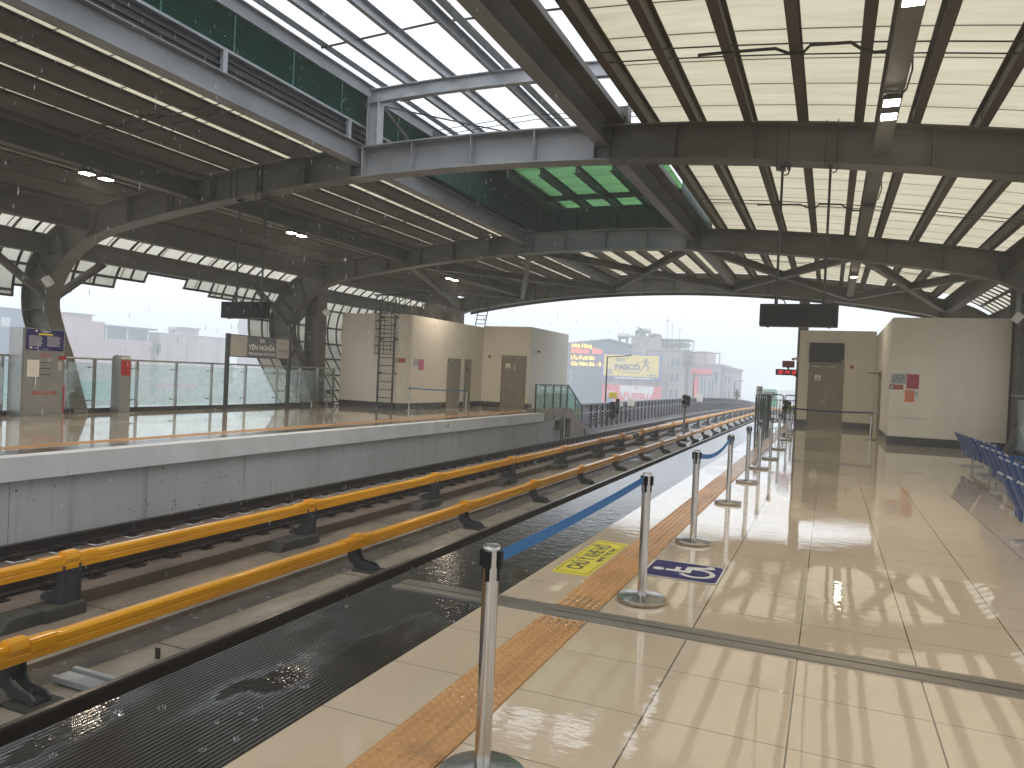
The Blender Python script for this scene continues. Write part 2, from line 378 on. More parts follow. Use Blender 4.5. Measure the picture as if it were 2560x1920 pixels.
def solo(name, mb, m, label, cat, group=None, smooth=False, bev=0, kind=None):
    global BLOCK
    if BLOCK: place_block(mb)
    keep, BLOCK = BLOCK, None
    xs, ys, zs = zip(*mb.v); sh = Vector(((min(xs)+max(xs))/2, (min(ys)+max(ys))/2, min(zs)))
    o = finish(name, mb, m, sh, smooth, bev); o.location = sh; BASE[o.name] = sh; BLOCK = keep
    return tag(o, label, cat, group, kind)
def struct(name, mb, m, kind='structure'): return solo(name, mb, m, None, None, kind=kind)
def copy_tree(o, d=(0,0,0), parent=None, label=None):
    c = o.copy(); COL.objects.link(c)
    if parent is None: c.location = o.location+Vector(d); BASE[c.name] = BASE[o.name]+Vector(d)
    else: c.parent = parent; BASE[c.name] = BASE[parent.name]
    if label: c['label'] = label
    for ch in list(o.children): copy_tree(ch, parent=c)
    return c
def shift_copy(o, d):                        # a repeated part of the same thing, moved by d
    c = o.copy(); COL.objects.link(c); c.location = o.location+Vector(d); BASE[c.name] = BASE[o.name]
    for ch in list(o.children):
        k = ch.copy(); COL.objects.link(k); k.parent = c
    return c
def words(txt, size, at, right, up, depth=0.002, width=None, align='CENTER', bold=0.0, squash=None):
    """lettering as a mesh: baseline point, reading direction and letter-up direction in the world"""
    cu = bpy.data.curves.new('lettering', 'FONT'); cu.body = txt; cu.size = size; cu.extrude = depth; cu.align_x = align; cu.offset = bold
    cu.resolution_u = 4
    ob = bpy.data.objects.new('lettering', cu); COL.objects.link(ob)
    me = bpy.data.meshes.new_from_object(ob.evaluated_get(bpy.context.evaluated_depsgraph_get()))
    r, u = Vector(right).normalized(), Vector(up).normalized(); n = r.cross(u); at = Vector(at)
    k = 1.0
    if width and len(me.vertices):
        xs = [v.co.x for v in me.vertices]; k = width/max(1e-6, max(xs)-min(xs))
    mb = MB(); mb.add([at+r*(v.co.x*k)+u*v.co.y+n*v.co.z for v in me.vertices], [tuple(p.vertices) for p in me.polygons])
    bpy.data.objects.remove(ob); bpy.data.curves.remove(cu); bpy.data.meshes.remove(me)
    return mb
def grade(y): return -2.6e-4*max(0.0, y-60.0)**2
YST = [-6, 60]+list(range(66, 260, 6))
def along(x, z, y0, y1): return [(x, y, z+grade(y)) for y in [y0]+[q for q in YST if y0 < q < y1]+[y1]]
def rect(w_, z0, z1): return [(-w_/2,z0),(w_/2,z0),(w_/2,z1),(-w_/2,z1)]

# ------------------------------------------------------------------ the setting: ground, viaduct, platforms, track bed
CX = -7.03
def mir(x): return 2*CX-x
b = MB(); b.box(-420, 420, -320, 470, -9.4, -9.0); struct('ground', b, 'ground')
b = MB(); b.sweep([(-5.2,-2.2),(5.2,-2.2),(5.2,-1.36),(-5.2,-1.36)], along(CX, 0, 38.02, 220)); struct('viaduct_deck', b, 'deck')
b = MB(); b.box(-21.5, 7.5, -6.5, 38, -2.6, -2.0); struct('station_deck', b, 'deck')
EDGE, BACK, YE = -2.95, 5.6, 33.9
b = MB(); b.box(-2.08, BACK, -6, YE, -0.35, 0.0); struct('platform_floor', b, 'floor')
b = MB(); b.box(EDGE, -2.082, -6, YE, -0.35, -0.002); struct('platform_edge_floor', b, 'ribbed')
b = MB(); b.box(-2.08, -1.664, -6, YE, 0.0005, 0.003); struct('platform_edge_tile_floor', b, 'floor_edge')
b = MB(); b.box(EDGE+0.05, BACK, -6, YE, -2.0, -0.352); struct('platform_base', b, 'pitwall')
# far platform: coping, wall below, floor
b = MB(); b.box(-21.0, -11.94, -6, 33.6, -0.40, 0.0); struct('far_platform_floor', b, 'floor_far')
b = MB(); b.box(-11.94, -11.42, -6, 29.8, -0.36, -0.002); struct('far_platform_edge_floor', b, 'ribbed')
b = MB(); b.box(-11.42, -11.10, -6, 29.8, -0.36, 0.0); struct('far_platform_coping_slab', b, 'coping')
b = MB(); b.box(-11.90, -11.19, -6, 32.85, -1.9, -0.362)
b.box(-11.90, -11.5, 32.85, 33.6, -1.9, -0.362); b.box(-21, -11.9, -6, 33.6, -1.99, -0.402); struct('far_platform_base', b, 'pitwall')
b = MB(); b.box(-11.938, -11.17, 29.81, 33.6, -0.358, 0.14); struct('far_platform_stair_slab', b, 'bed_pale')
# tactile paving: tiles with rings of studs (one surface pattern on one strip)
def tactile(x0, x1, y0, y1, z, fine):
    b = MB(); y = y0
    while y < y1-0.1:
        e = min(y+0.31, y1)
        if not (4.60 < y+0.05 < 4.84 or 4.60 < e-0.05 < 4.84) or x0 < -10: b.box(x0, x1, y+0.002, e-0.003, z-0.02, z+0.006)
        y += 0.31
    y = y0+0.026
    nx = 6
    while y < min(y1, fine):
        if not (4.58 < y < 4.85) or x0 < -10:
            for i in range(nx):
                x = x0+(x1-x0)*(i+0.5)/nx
                if y < 6.5 and x0 > -10: b.lathe([(0.0205,0.0055),(0.0175,0.0115),(0.013,0.0125),(0.008,0.0095),(0.0005,0.009)], (x, y, z), 12)
                else: b.lathe([(0.018,0.006),(0.014,0.0125),(0.0005,0.0125)], (x, y, z), 6)
        y += 0.0517
    if fine < y1:
        for i in range(nx):
            x = x0+(x1-x0)*(i+0.5)/nx
            b.prism([(x-0.016,z+0.006),(x-0.008,z+0.0125),(x+0.008,z+0.0125),(x+0.016,z+0.006)], 'y', fine, y1)
    return b
struct('tactile_paving', tactile(-1.66, -1.36, -2.98+0.0, YE-0.4, 0.003, 13.0), 'tactile')
struct('far_tactile_paving', tactile(-12.40, -12.10, 2.0, 31.2, 0.0, 30.0), 'tactile')
# expansion joint across the near platform
b = MB()
for a, z in ((4.605, 0.008), (4.655, 0.004), (4.72, 0.006), (4.78, 0.004)):
    b.box(-2.82, BACK, a, a+0.048, -0.02, z+0.003)
solo('expansion_joint', b, 'joint', 'worn grey metal joint strip crossing the near tiled platform', 'floor joint')
# track bed
b = MB(); b.box(-4.55, EDGE+0.05, -6, 38, -1.5, -1.26); b.box(-5.95, -4.55, -6, 33.0, -1.5, -1.22); struct('near_track_bed', b, 'bed_pale')
b = MB(); b.box(-6.75, -5.953, -6, 38, -1.5, -1.40); struct('drain_channel_bed', b, 'bed_dark')
b = MB(); b.box(-8.0, -6.753, -6, 38, -1.5, -1.345); struct('middle_track_bed', b, 'bed')
b = MB(); b.box(-8.90, -7.94, -6, 45, -1.49, -1.198); b.box(-10.45, -9.50, -6, 45, -1.49, -1.199); b.box(-9.50, -8.90, -6, 45, -1.49, -1.33); b.box(-11.19, -10.45, -6, 45, -1.49, -1.36)
struct('far_track_bed', b, 'plinth')
b = MB()
for yj in [y for y in range(-4, 33, 3)]:
    b.box(-5.948, -4.552, yj+0.4, yj+0.415, -1.225, -1.2165); b.box(-7.88, -6.76, yj+1.1, yj+1.118, -1.35, -1.3415)
struct('track_bed_joint_floor', b, 'bed_dark')
# pale board lying across the near track bed beside the bracket
b = MB(); b.box(-5.93, -5.0, 4.30, 4.345, -1.2, -1.15); b.box(-5.93, -4.95, 4.36, 4.47, -1.2, -1.165); b.box(-5.93, -5.0, 4.49, 4.54, -1.2, -1.145)
solo('steel_channel', b, 'steel_pale', 'pale ridged steel channel lying across the near track bed', 'steel channel', bev=0.004)
# water lying on the bed beyond the canopy and between the rails
b = MB(); b.box(-6.0, EDGE-0.05, 33.0, 60, -1.30, -1.255); struct('standing_water', b, 'ribbed')

# ------------------------------------------------------------------ rails
RAILP = [(-0.066,-0.172),(0.066,-0.172),(0.066,-0.160),(0.012,-0.140),(0.010,-0.045),(0.034,-0.032),(0.036,-0.008),(0.028,0.0),(-0.028,0.0),(-0.036,-0.008),(-0.034,-0.032),(-0.010,-0.045),(-0.012,-0.140),(-0.066,-0.160)]
def fastener(x, y, z):
    b = MB(); b.box(x-0.19, x+0.19, y-0.09, y+0.09, z-0.20, z-0.185)
    for sx in (-1, 1):
        b.box(x+sx*0.11-0.035, x+sx*0.11+0.035, y-0.055, y+0.055, z-0.185, z-0.150)
        b.lathe([(0.019,-0.150),(0.019,-0.105),(0.010,-0.10),(0.010,-0.085)], (x+sx*0.115, y, z), 8)
        b.tube([(x+sx*0.055, y-0.04, z-0.13), (x+sx*0.10, y-0.055, z-0.115), (x+sx*0.15, y-0.02, z-0.125), (x+sx*0.13, y+0.045, z-0.12), (x+sx*0.06, y+0.05, z-0.13)], 0.011, 6)
    return b
def running_rail(x, label, fast, z=-1.0):
    t = thing('running_rail', label, 'rail', (x, 0, z-0.19), 'running rails of the two tracks')
    part('rail_web', MB().sweep(RAILP, along(x, z-0.002, -6, 200)), 'rail', t, smooth=True)
    part('rail_head', MB().sweep(rect(0.05, -0.002, 0.003), along(x, z, -6, 200)), 'rail_head', t)
    if fast:
        f0 = part('rail_fastener', fastener(x, 3.0, z), 'rail', t)
        pl = part('base_plate', MB().box(x-0.21, x+0.21, 2.88, 3.12, z-0.21, z-0.198), 'coping', t); pl.name = 'fastener_plate'
        pl.parent = f0
        for k in range(1, 78): shift_copy(f0, (0, 0.6*k, 0))
    return t
running_rail(-5.10, 'dark rusty rail nearest the ribbed platform edge', False)
running_rail(-3.66, 'running rail hidden close under the near platform edge', False)
running_rail(-8.46, 'fastened running rail just behind the far yellow conductor rail', True)
running_rail(-9.95, 'fastened running rail along the foot of the far platform wall', True)
# little inspection tabs beside the near rail
for k, (x, y, hgt) in enumerate([(-5.62, 5.12, 0.10), (-5.22, 4.75, 0.06), (-5.2, 4.18, 0.05), (-5.25, 9.95, 0.06), (-5.25, 10.3, 0.06)]):
    lab = ['thin rusty steel tab standing upright on the pale track bed', 'small bent black tab beside the near rail, farther of two', 'small black tab beside the near rail by the pale channel',
           'black stub beside the near rail past the third bracket', 'black stub by the near rail, just past its twin'][k]
    solo('steel_tab', MB().box(x-0.03, x+0.03, y-0.006, y+0.006, -1.23, -1.22+hgt), 'rail', lab, 'steel tab', 'steel tabs beside the near rail', bev=0.002)

# ------------------------------------------------------------------ yellow covered conductor rails on brackets
COV = [(-0.062,-0.15),(-0.055,-0.155),(-0.045,-0.15),(-0.045,-0.02),(0.045,-0.02),(0.045,-0.15),(0.055,-0.155),(0.062,-0.15),(0.062,-0.092),(0.056,-0.086),(0.056,-0.078),(0.062,-0.072),(0.060,-0.022),(0.045,-0.002),(0.030,0.0),(-0.030,0.0),(-0.045,-0.002),(-0.060,-0.022),(-0.062,-0.072)]
def bracket(x, y, z, s, t):
    """s = +1: foot towards +x.  An upright claw with a foot bolted on a concrete block"""
    zb = -1.20 if s > 0 else -1.205
    b = MB()
    if s > 0:
        prof = [(x-0.08, z-0.15), (x-0.085, zb+0.17), (x-0.05, zb+0.075), (x+0.05, zb+0.03), (x+0.31, zb), (x+0.36, zb), (x+0.355, zb+0.045), (x+0.30, zb+0.085), (x+0.12, zb+0.105), (x+0.055, zb+0.17), (x+0.045, z-0.15)]
        b.prism(prof, 'y', y-0.075, y-0.052); b.prism(prof, 'y', y+0.052, y+0.075)
        b.box(x-0.06, x+0.02, y-0.053, y+0.053, zb+0.12, z-0.14); b.box(x+0.0, x+0.35, y-0.053, y+0.053, zb, zb+0.03)
        b.lathe([(0.022,0),(0.022,0.04),(0.012,0.045),(0.012,0.07)], (x+0.22, y, zb+0.03), 8)
    else:
        prof = [(x+0.08, z-0.10), (x+0.085, zb+0.03), (x+0.06, zb), (x-0.30, zb), (x-0.30, zb+0.05), (x-0.24, zb+0.09), (x-0.12, zb+0.12), (x-0.06, zb+0.18), (x-0.05, z-0.12)]
        b.prism(prof, 'y', y-0.11, y-0.085); b.prism(prof, 'y', y+0.085, y+0.11)
        b.box(x-0.01, x+0.055, y-0.086, y+0.086, zb, z-0.12)
    o = part('bracket', b, 'bracket', t, bev=0.006)
    c = MB()                                                      # raised yellow collar over the bracket
    c.prism([(x-0.075,z-0.12),(x-0.07,z+0.02),(x-0.045,z+0.048),(x+0.045,z+0.048),(x+0.07,z+0.02),(x+0.075,z-0.05),(x+0.066,z-0.06)], 'y', y-0.085, y+0.085)
    c.prism([(x-0.069,z-0.155),(x-0.067,z+0.004),(x-0.05,z+0.010),(x+0.05,z+0.010),(x+0.067,z+0.004),(x+0.069,z-0.10)], 'y', y+0.085, y+0.34)
    c.prism([(x-0.069,z-0.155),(x-0.067,z+0.004),(x-0.05,z+0.010),(x+0.05,z+0.010),(x+0.067,z+0.004),(x+0.069,z-0.10)], 'y', y-0.34, y-0.085)
    k = part('bracket_collar', c, 'yellow', t, bev=0.012); k.parent = o
    d = MB()
    if s > 0: d.box(x+0.04, x+0.42, y-0.16, y+0.16, -1.36, zb)
    else: d.box(x-0.30, x+0.14, y-0.34, y+0.14, -1.40, zb); d.prism([(y-0.34,-1.40),(y-0.34,zb),(y-0.70,zb-0.004),(y-0.84,-1.40)], 'x', x-0.30, x+0.10)
    g = part('bracket_block', d, 'block', t, bev=0.01); g.parent = o
    return o
def conductor(x, z, s, segs, ys, label):
    t = thing('conductor_rail', label, 'conductor rail', (x, 0, z-0.4), 'yellow covered conductor rails')
    for (a, e, ramp_end, ramp_start) in segs:
        path = along(x, z, a, e)
        if ramp_end: path = path[:-1]+[(x, e-2.6, z+grade(e)), (x, e, z-0.16)]
        if ramp_start: path = [(x, a, z-0.10), (x, a+1.8, z)]+path[1:]
        part('cover', MB().sweep(COV, path), 'yellow', t)
        part('contact_rail', MB().sweep(rect(0.07, -0.135, -0.04), path), 'rail', t)
    o = bracket(x, ys[0], z, s, t)
    for y in ys[1:]: shift_copy(o, (0, y-ys[0], grade(y)))
    return t
conductor(-5.95, -0.79, 1, [(-5, 180, False, False)], [3.98+0.02, 8.73, 12.1, 15.5]+[15.5+3.45*k for k in range(1, 30)], 'yellow covered conductor rail nearer the ribbed platform edge')
conductor(-7.76, -0.675, -1, [(-5, 31.8, True, False), (32.9, 180, False, True)], [1.53, 5.79, 10.0, 14.25, 18.5, 22.75, 27.0, 30.1, 33.7, 36.8]+[41.0+4.25*k for k in range(0, 22)], 'yellow covered conductor rail beside the far track, broken by a gap')

# ------------------------------------------------------------------ parapets of the viaduct beyond the station
def parapet(x, s, y0, label, full):
    t = thing('parapet_wall', label, 'parapet wall', (x, y0, -1.4), 'side walls of the viaduct')
    part('wall_panel', MB().sweep([(-0.06*s-0.04,-1.4),(-0.06*s+0.04,-1.4),(-0.06*s+0.04,0.10),(-0.06*s-0.04,0.10)], along(x, 0, y0, 200)), 'parapet', t)
    part('coping', MB().sweep([(-0.13,0.10),(0.13,0.10),(0.13,0.19),(-0.13,0.19)], along(x-0.02*s, 0, y0, 200)), 'parapet', t)
    if not full: return t
    for zz, r in ((-0.30, 0.028), (-0.50, 0.022), (-0.72, 0.022), (-0.92, 0.03)):
        n = len(along(x, 0, y0, 200)); pts = []
        y = y0
        while y < 130: pts.append((x+s*(0.22+0.02*math.sin(y*1.7+zz*9)), y, zz+grade(y)+(0.03*math.sin(y*2.1+zz*5) if zz < -0.6 and y < 52 else 0))); y += 0.9 if y < 52 else 6
        part('cable', MB().tube(pts, r, 6), 'steel_pale' if zz == -0.30 else 'dark', t)
    r = MB(); r.bar((x+s*0.05, y0+2.2, -1.2), (x+s*0.05, y0+2.2, 0.10), 0.06, 0.10, (1,0,0)); o = part('rib', r, 'dark', t)
    a = MB()
    for zz in (-0.08, -0.30, -0.50, -0.72, -0.92): a.box(min(x+s*0.1, x+s*0.26), max(x+s*0.1, x+s*0.26), y0+2.18, y0+2.24, zz-0.05, zz-0.02); a.box(x+s*0.25-0.02, x+s*0.25+0.02, y0+2.18, y0+2.24, zz-0.02, zz+0.09)
    q = part('cable_arm', a, 'dark', t); q.parent = o
    for k in range(1, 84): shift_copy(o, (0, 1.1*k, grade(y0+2.2+1.1*k)))
    return t
parapet(-12.05, 1, 37.4, 'long grey ribbed wall with cables left of the open track', True)
parapet(-1.95, -1, 38.2, 'low plain grey wall right of the open track', False)
for k, (y, hgt) in enumerate([(44.5, 2.95), (76.5, 2.78), (112.0, 2.8), (146.5, 3.05)]):
    b = MB(); g = grade(y); x = -12.62
    b.tube([(x, y, -1.2+g), (x, y, 0.4+g), (x, y, hgt+g)], [0.06, 0.05, 0.035], 8)
    o = thing('lamp_post', ['thin dark lamp post rising before the yellow billboard', 'hazy lamp post before the pink signed houses', 'faint lamp post standing in the haze past the houses', 'faintest lamp post, just left of the platform end sign'][k], 'lamp post', (x, y, -1.2+g), 'lamp posts along the viaduct')
    part('pole', b, 'dark', o, smooth=True)
    if k < 1 or k == 2: part('lamp_arm', MB().tube([(x, y, hgt+g-0.05), (x+0.5, y+0.5, hgt+g+0.02), (x+1.15, y+1.0, hgt+g+0.12)], 0.03, 6).bar((x+0.8, y+0.7, hgt+g+0.07), (x+1.2, y+1.05, hgt+g+0.13), 0.12, 0.05), 'dark', o)

# ------------------------------------------------------------------ the canopy: frames, beams, purlins, sheets
FR = [-6.0, 4.0, 14.0, 24.0, 35.6]
Y0, Y1 = -6.4, 36.3
def zlo(u): return 5.84-u*u/116.0
def zup(u): return 6.45-u*u/126.0
can = thing('station_canopy', 'arched steel station roof with cream translucent sheets over both platforms', 'canopy', (CX, 14, 0))
OUT = [(-17.6,5.56),(-18.5,5.40),(-19.3,5.12),(-20.0,4.68),(-20.5,4.08),(-20.75,3.4),(-20.72,2.75),(-20.5,2.2),(-20.16,1.7),(-19.84,1.24),(-19.4,0.55),(-19.05,0.0)]
INN = [(-17.6,4.88),(-18.3,4.66),(-18.9,4.35),(-19.35,3.95),(-19.62,3.55),(-19.78,3.2),(-19.78,2.8),(-19.6,2.35),(-19.4,1.95),(-19.17,1.53),(-18.85,0.8),(-18.5,0.0)]
def smoothline(P, n=4):
    r = []
    for i in range(len(P)-1):
        p0, p1, p2, p3 = P[max(i-1,0)], P[i], P[i+1], P[min(i+2,len(P)-1)]
        for k in range(n):
            t = k/n
            r.append(tuple(0.5*((2*p1[j])+(-p0[j]+p2[j])*t+(2*p0[j]-5*p1[j]+4*p2[j]-p3[j])*t*t+(-p0[j]+3*p1[j]-3*p2[j]+p3[j])*t**3) for j in (0,1)))
    return r+[P[-1]]
OUTS, INNS = smoothline(OUT), smoothline(INN)
def flange(b, P, y, w_, th, side):
    rings = []
    for i, p in enumerate(P):
        a, c = P[max(i-1,0)], P[min(i+1,len(P)-1)]
        d = Vector((c[0]-a[0], c[1]-a[1])).normalized(); n = Vector((-d.y, d.x))*side
        q = (p[0]+n.x*th, p[1]+n.y*th)
        rings.append([(p[0],y-w_/2,p[1]),(p[0],y+w_/2,p[1]),(q[0],y+w_/2,q[1]),(q[0],y-w_/2,q[1])])
    b.loft(rings)
def web(b, A, B_, y, th=0.016):
    b.loft([[(p[0],y-th/2,p[1]),(p[0],y+th/2,p[1]),(q[0],y+th/2,q[1]),(q[0],y-th/2,q[1])] for p, q in zip(A, B_)])
def frame(y):
    U = [-10.57+21.14*k/60 for k in range(61)]
    lo = [(CX+u, zlo(u)) for u in U]; up = [(CX+u, zup(u)) for u in U]
    b = MB(); web(b, lo, up, y); flange(b, lo, y, 0.42, 0.028, -1); flange(b, up, y, 0.42, 0.028, 1)
    u = -9.8
    while u < 10:
        if abs(abs(u)-2.8) > 0.35:
            for s in (-1, 1): b.bar((CX+u, y+s*0.107, zlo(u)+0.001), (CX+u, y+s*0.107, zup(u)-0.001), 0.196, 0.014, (1,0,0))
        u += 1.4
    for u in (-2.95, -2.65, 2.65, 2.95):
        for s in (-1, 1): b.bar((CX+u, y+s*0.107, zlo(u)+0.001), (CX+u, y+s*0.107, zup(u)-0.001), 0.196, 0.02, (1,0,0))
    g = part('arch_girder', b, 'steel_skylit', can)
    for mirror in (False, True):
        f = (lambda P: [(mir(p[0]), p[1]) for p in P]) if mirror else (lambda P: P)
        sg = -1 if mirror else 1
        c = MB(); web(c, f(INNS), f(OUTS), y); flange(c, f(INNS), y, 0.42, 0.028, 1*sg); flange(c, f(OUTS), y, 0.42, 0.028, -1*sg)
        for i, j in ((4, 2), (10, 9), (16, 15), (24, 24), (30, 33), (37, 39)):
            p, q = f(INNS)[i], f(OUTS)[j]
            for s in (-1, 1): c.bar((p[0], y+s*0.107, p[1]), (q[0], y+s*0.107, q[1]), 0.196, 0.016, (0,0,1))
        part('frame_leg', c, 'steel', can)
    return g
n0 = set(can.children)
frame(FR[2])
proto = [o for o in can.children if o not in n0]
for y in (FR[0], FR[1], FR[3], FR[4]):
    for o in proto: shift_copy(o, (0, y-FR[2], 0))
# long beams running with the track
def longbeam(name, x, zc, w_, h_, m='steel', y0=Y0, y1=Y1, tf=0.022):
    return part(name, MB().ibeam((x, y0, zc), (x, y1, zc), w_, h_, tf), m, can)
for u in (2.8, -2.8): longbeam('skylight_beam', CX+u, 6.262, 0.26, 0.44, 'steel_skylit')
for u in (7.63, -7.63): longbeam('main_beam', CX+u, 5.76, 0.25, 0.46, 'steel')
for x in (-18.4, mir(-18.4)): longbeam('eave_beam', x, 5.20, 0.30, 0.60, 'steel')
for x in (-20.0, mir(-20.0)): longbeam('eave_beam', x, 4.575, 0.30, 0.53, 'steel')
PU = [3.63, 4.53, 5.48, 6.38, 7.28, 8.13, 9.08, 10.0, 10.9, 11.8]
for s in (1, -1):
    p0 = None
    for u in PU:
        z = zup(u)
        b = MB(); x = CX+s*u
        b.box(x-0.008, x+0.008, Y0, Y1, z+0.05, z+0.358); b.box(x-0.07, x+0.07, Y0, Y1, z+0.03, z+0.05); b.box(x-0.07, x+0.07, Y0, Y1, z+0.358, z+0.372)
        for y in FR: b.prism([(y-0.3, z+0.05), (y+0.06, z+0.05), (y+0.06, z+0.30), (y-0.06, z+0.30)], 'x', x-0.03*s-0.008, x-0.03*s+0.008)
        part('purlin', b, 'steel_brown', can)
for u in (-2.7, -1.8, -0.9, 0.0, 0.9, 1.8, 2.7):                     # the middle of the last bay is roofed too
    z = zup(u); x = CX+u; b = MB(); b.box(x-0.008, x+0.008, 24.3, Y1, z+0.05, z+0.318); b.box(x-0.07, x+0.07, 24.3, Y1, z+0.03, z+0.05); part('purlin', b, 'steel_brown', can)
def sheet(U, y0, y1, dz=0.376, m='panel', name='roof_sheet'):
    b = MB(); ys = [y0, y1]
    b.strip([(CX+u, y0, zup(u)+dz) for u in U], [(CX+u, y1, zup(u)+dz) for u in U]); return part(name, b, m, can)
for s in (1, -1):
    U = [s*(3.52+8.5*k/24) for k in range(25)]
    for y0, y1 in ((Y0, 4.0), (4.0, 14.0), (14.0, 24.0), (24.0, Y1)): sheet(U, y0, y1)
sheet([-3.52+7.04*k/16 for k in range(17)], 24.3, Y1, 0.378)
# tie rods in pairs, every bay
for yb in (0.9, 10.87, 20.35, 30.3):
    for s in (1, -1):
        for d in (0.0, 0.36):
            part('tie_rod', MB().tube([(CX+s*u, yb+d, zup(u)+0.12) for u in PU], 0.011, 6), 'dark', can)
# diagonal bracing of the last bay
nodes_x = [(-18.2, 5.05), (-14.66, 5.55), (-9.83, 5.95), (-4.23, 5.95), (0.6, 5.55), (4.2, 5.05)]
for (xa, za), (xb, zb) in zip(nodes_x[:-1], nodes_x[1:]):
    part('brace', MB().ibeam((xa, 24.2, za), (xb, 35.4, zb), 0.2, 0.26), 'steel', can)
    part('brace', MB().ibeam((xb, 24.2, zb-0.01), (xa, 35.4, za-0.01), 0.2, 0.255), 'steel', can)
# knee braces at each leg
for y in FR:
    for sx in (-20.05, mir(-20.05)):
        ix = -19.9 if sx < CX else mir(-19.9)
        for d in (-1, 1): part('knee_brace', MB().ibeam((ix, y+d*0.15, 3.15), (sx, y+d*1.75, 4.33), 0.16, 0.18), 'steel', can)
# upright wide-flange posts with stiffeners behind the balustrade
for x in (-19.05, mir(-19.05)):
    s = 1 if x < CX else -1
    b = MB(); b.box(x-0.30, x-0.275, 24.2, 24.8, -0.4, 4.75); b.box(x+0.275, x+0.30, 24.2, 24.8, -0.4, 4.75); b.box(x-0.275, x+0.275, 24.49, 24.51, -0.4, 4.75)
    for z in (0.6, 0.84, 1.5, 2.2, 2.88, 3.5, 4.1): b.box(x-0.275, x+0.275, 24.21, 24.488, z, z+0.02)
    part('upright_post', b, 'steel', can)
part('upright_post', MB().box(-1.42, -0.99, 35.9, 36.3, -0.4, 5.75), 'steel', can)
for x0, x1 in ((4.66, 6.9), (mir(6.9), mir(4.66)-0.35)): part('dark_gap_backing', MB().box(x0, x1, 25.35, 25.40, 0.0, 4.7), 'steel', can) if x0 > 0 else None  # added dark backing, standing in for the dark gap beside the right room
# end fascia
b = MB(); U = [-11+22*k/40 for k in range(41)]
b.loft([[(CX+u, Y1, zlo(u)-0.10), (CX+u, Y1+0.03, zlo(u)-0.10), (CX+u, Y1+0.03, zup(u)+0.36), (CX+u, Y1, zup(u)+0.36)] for u in U]); part('end_fascia', b, 'steel', can)
# the side sheets, stepped around the openings
SH = smoothline([(-19.03,5.62),(-19.6,5.36),(-20.3,4.9),(-20.82,4.2),(-21.05,3.45),(-21.02,2.7),(-20.76,2.1),(-20.4,1.55),(-19.95,0.9),(-19.35,0.05)], 5)
STEP = [(-6.3,-4.0,3.3),(-4.0,0.0,4.05),(0.0,3.0,3.7),(3.0,5.4,3.4),(5.4,6.8,3.7),(6.8,8.2,4.0),(8.2,9.9,4.3),(9.9,11.2,4.03),(11.2,12.6,3.75),(12.6,13.7,3.1),(13.7,15.4,3.4),(15.4,16.8,3.67),(16.8,17.85,4.02),(17.85,19.5,4.33),(19.5,20.7,4.03),(20.7,21.9,3.76),(21.9,22.9,3.28),(22.9,24.4,0.05),(24.4,26.6,0.05),(26.6,29.2,0.05),(29.2,31.8,0.05),(31.8,34.0,0.05),(34.0,36.3,0.05)]
for mirror in (False, True):
    fx = (lambda x: mir(x)) if mirror else (lambda x: x)
    for (a, e, zl) in STEP:
        P = [p for p in SH if p[1] >= zl-1e-6]
        b = MB(); b.strip([(fx(x), a, z) for x, z in P], [(fx(x), e, z) for x, z in P]); o = part('side_sheet', b, 'panel_side', can)
        f = MB(); n = max(2, round((e-a)/0.68))
        for k in range(n+1):
            y = a+(e-a)*k/n; ins = 0.035 if mirror else -0.035
            f.loft([[(fx(x)-ins*0.2, y-0.022, z), (fx(x)-ins*0.2, y+0.022, z), (fx(x)-ins*2, y+0.022, z-0.02), (fx(x)-ins*2, y-0.022, z-0.02)] for x, z in P])
        zs = [P[-1]]; last = P[0]
        for p in P[1:]:
            if math.hypot(p[0]-last[0], p[1]-last[1]) > 0.72: zs.append(p); last = p
        for x, z in zs: f.box(min(fx(x-0.03), fx(x+0.09)), max(fx(x-0.03), fx(x+0.09)), a, e, z-0.03, z+0.035)
        q = part('sheet_frame', f, 'steel_brown', can); q.parent = o
# the raised rooflight over the tracks: posts, cross beams, purlins, louvres, green sheets at its far end
XL, XR = -9.83, -4.23
for y in (-6, 4, 14):
    b = MB(); U = [-2.62+5.72*k/12 for k in range(13)]
    b2 = [(CX+u, 7.62-u*u/110) for u in U]
    flange(b, [(x, z-0.13) for x, z in b2], y, 0.16, 0.02, -1); flange(b, [(x, z+0.13) for x, z in b2], y, 0.16, 0.02, 1)
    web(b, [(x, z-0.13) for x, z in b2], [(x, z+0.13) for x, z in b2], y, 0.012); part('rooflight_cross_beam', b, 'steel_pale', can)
for y in (-6, 4, 14, 24):
    for x, zt in ((XL+0.32, 7.56), (XR+0.34, 6.80)):
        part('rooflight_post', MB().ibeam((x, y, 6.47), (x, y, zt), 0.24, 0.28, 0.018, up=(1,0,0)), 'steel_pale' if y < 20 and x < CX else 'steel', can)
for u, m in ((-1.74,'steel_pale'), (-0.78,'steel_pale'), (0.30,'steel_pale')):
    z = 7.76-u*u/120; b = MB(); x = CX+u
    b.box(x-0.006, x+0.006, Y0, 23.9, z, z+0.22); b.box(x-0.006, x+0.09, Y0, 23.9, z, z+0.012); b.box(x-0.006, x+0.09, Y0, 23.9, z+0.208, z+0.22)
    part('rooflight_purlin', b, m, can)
for u in (0.42, -2.62):                                           # strips of sheet left along the purlins
    z = 7.99-u*u/120; x = CX+u
    part('flashing_strip', MB().add([(x, Y0, z), (x+0.22, Y0, z-0.01), (x+0.22, 19.4, z-0.01), (x, 19.4, z)], [(0,1,2,3)]), 'flashing', can)
for yb in (0.9, 7.6, 16.9):
    for d in (0.0, 0.34): part('tie_rod', MB().tube([(CX-2.6, yb+d, 7.74), (CX, yb+d, 7.90), (CX+2.6, yb+d, 7.74)], 0.010, 6), 'dark', can)
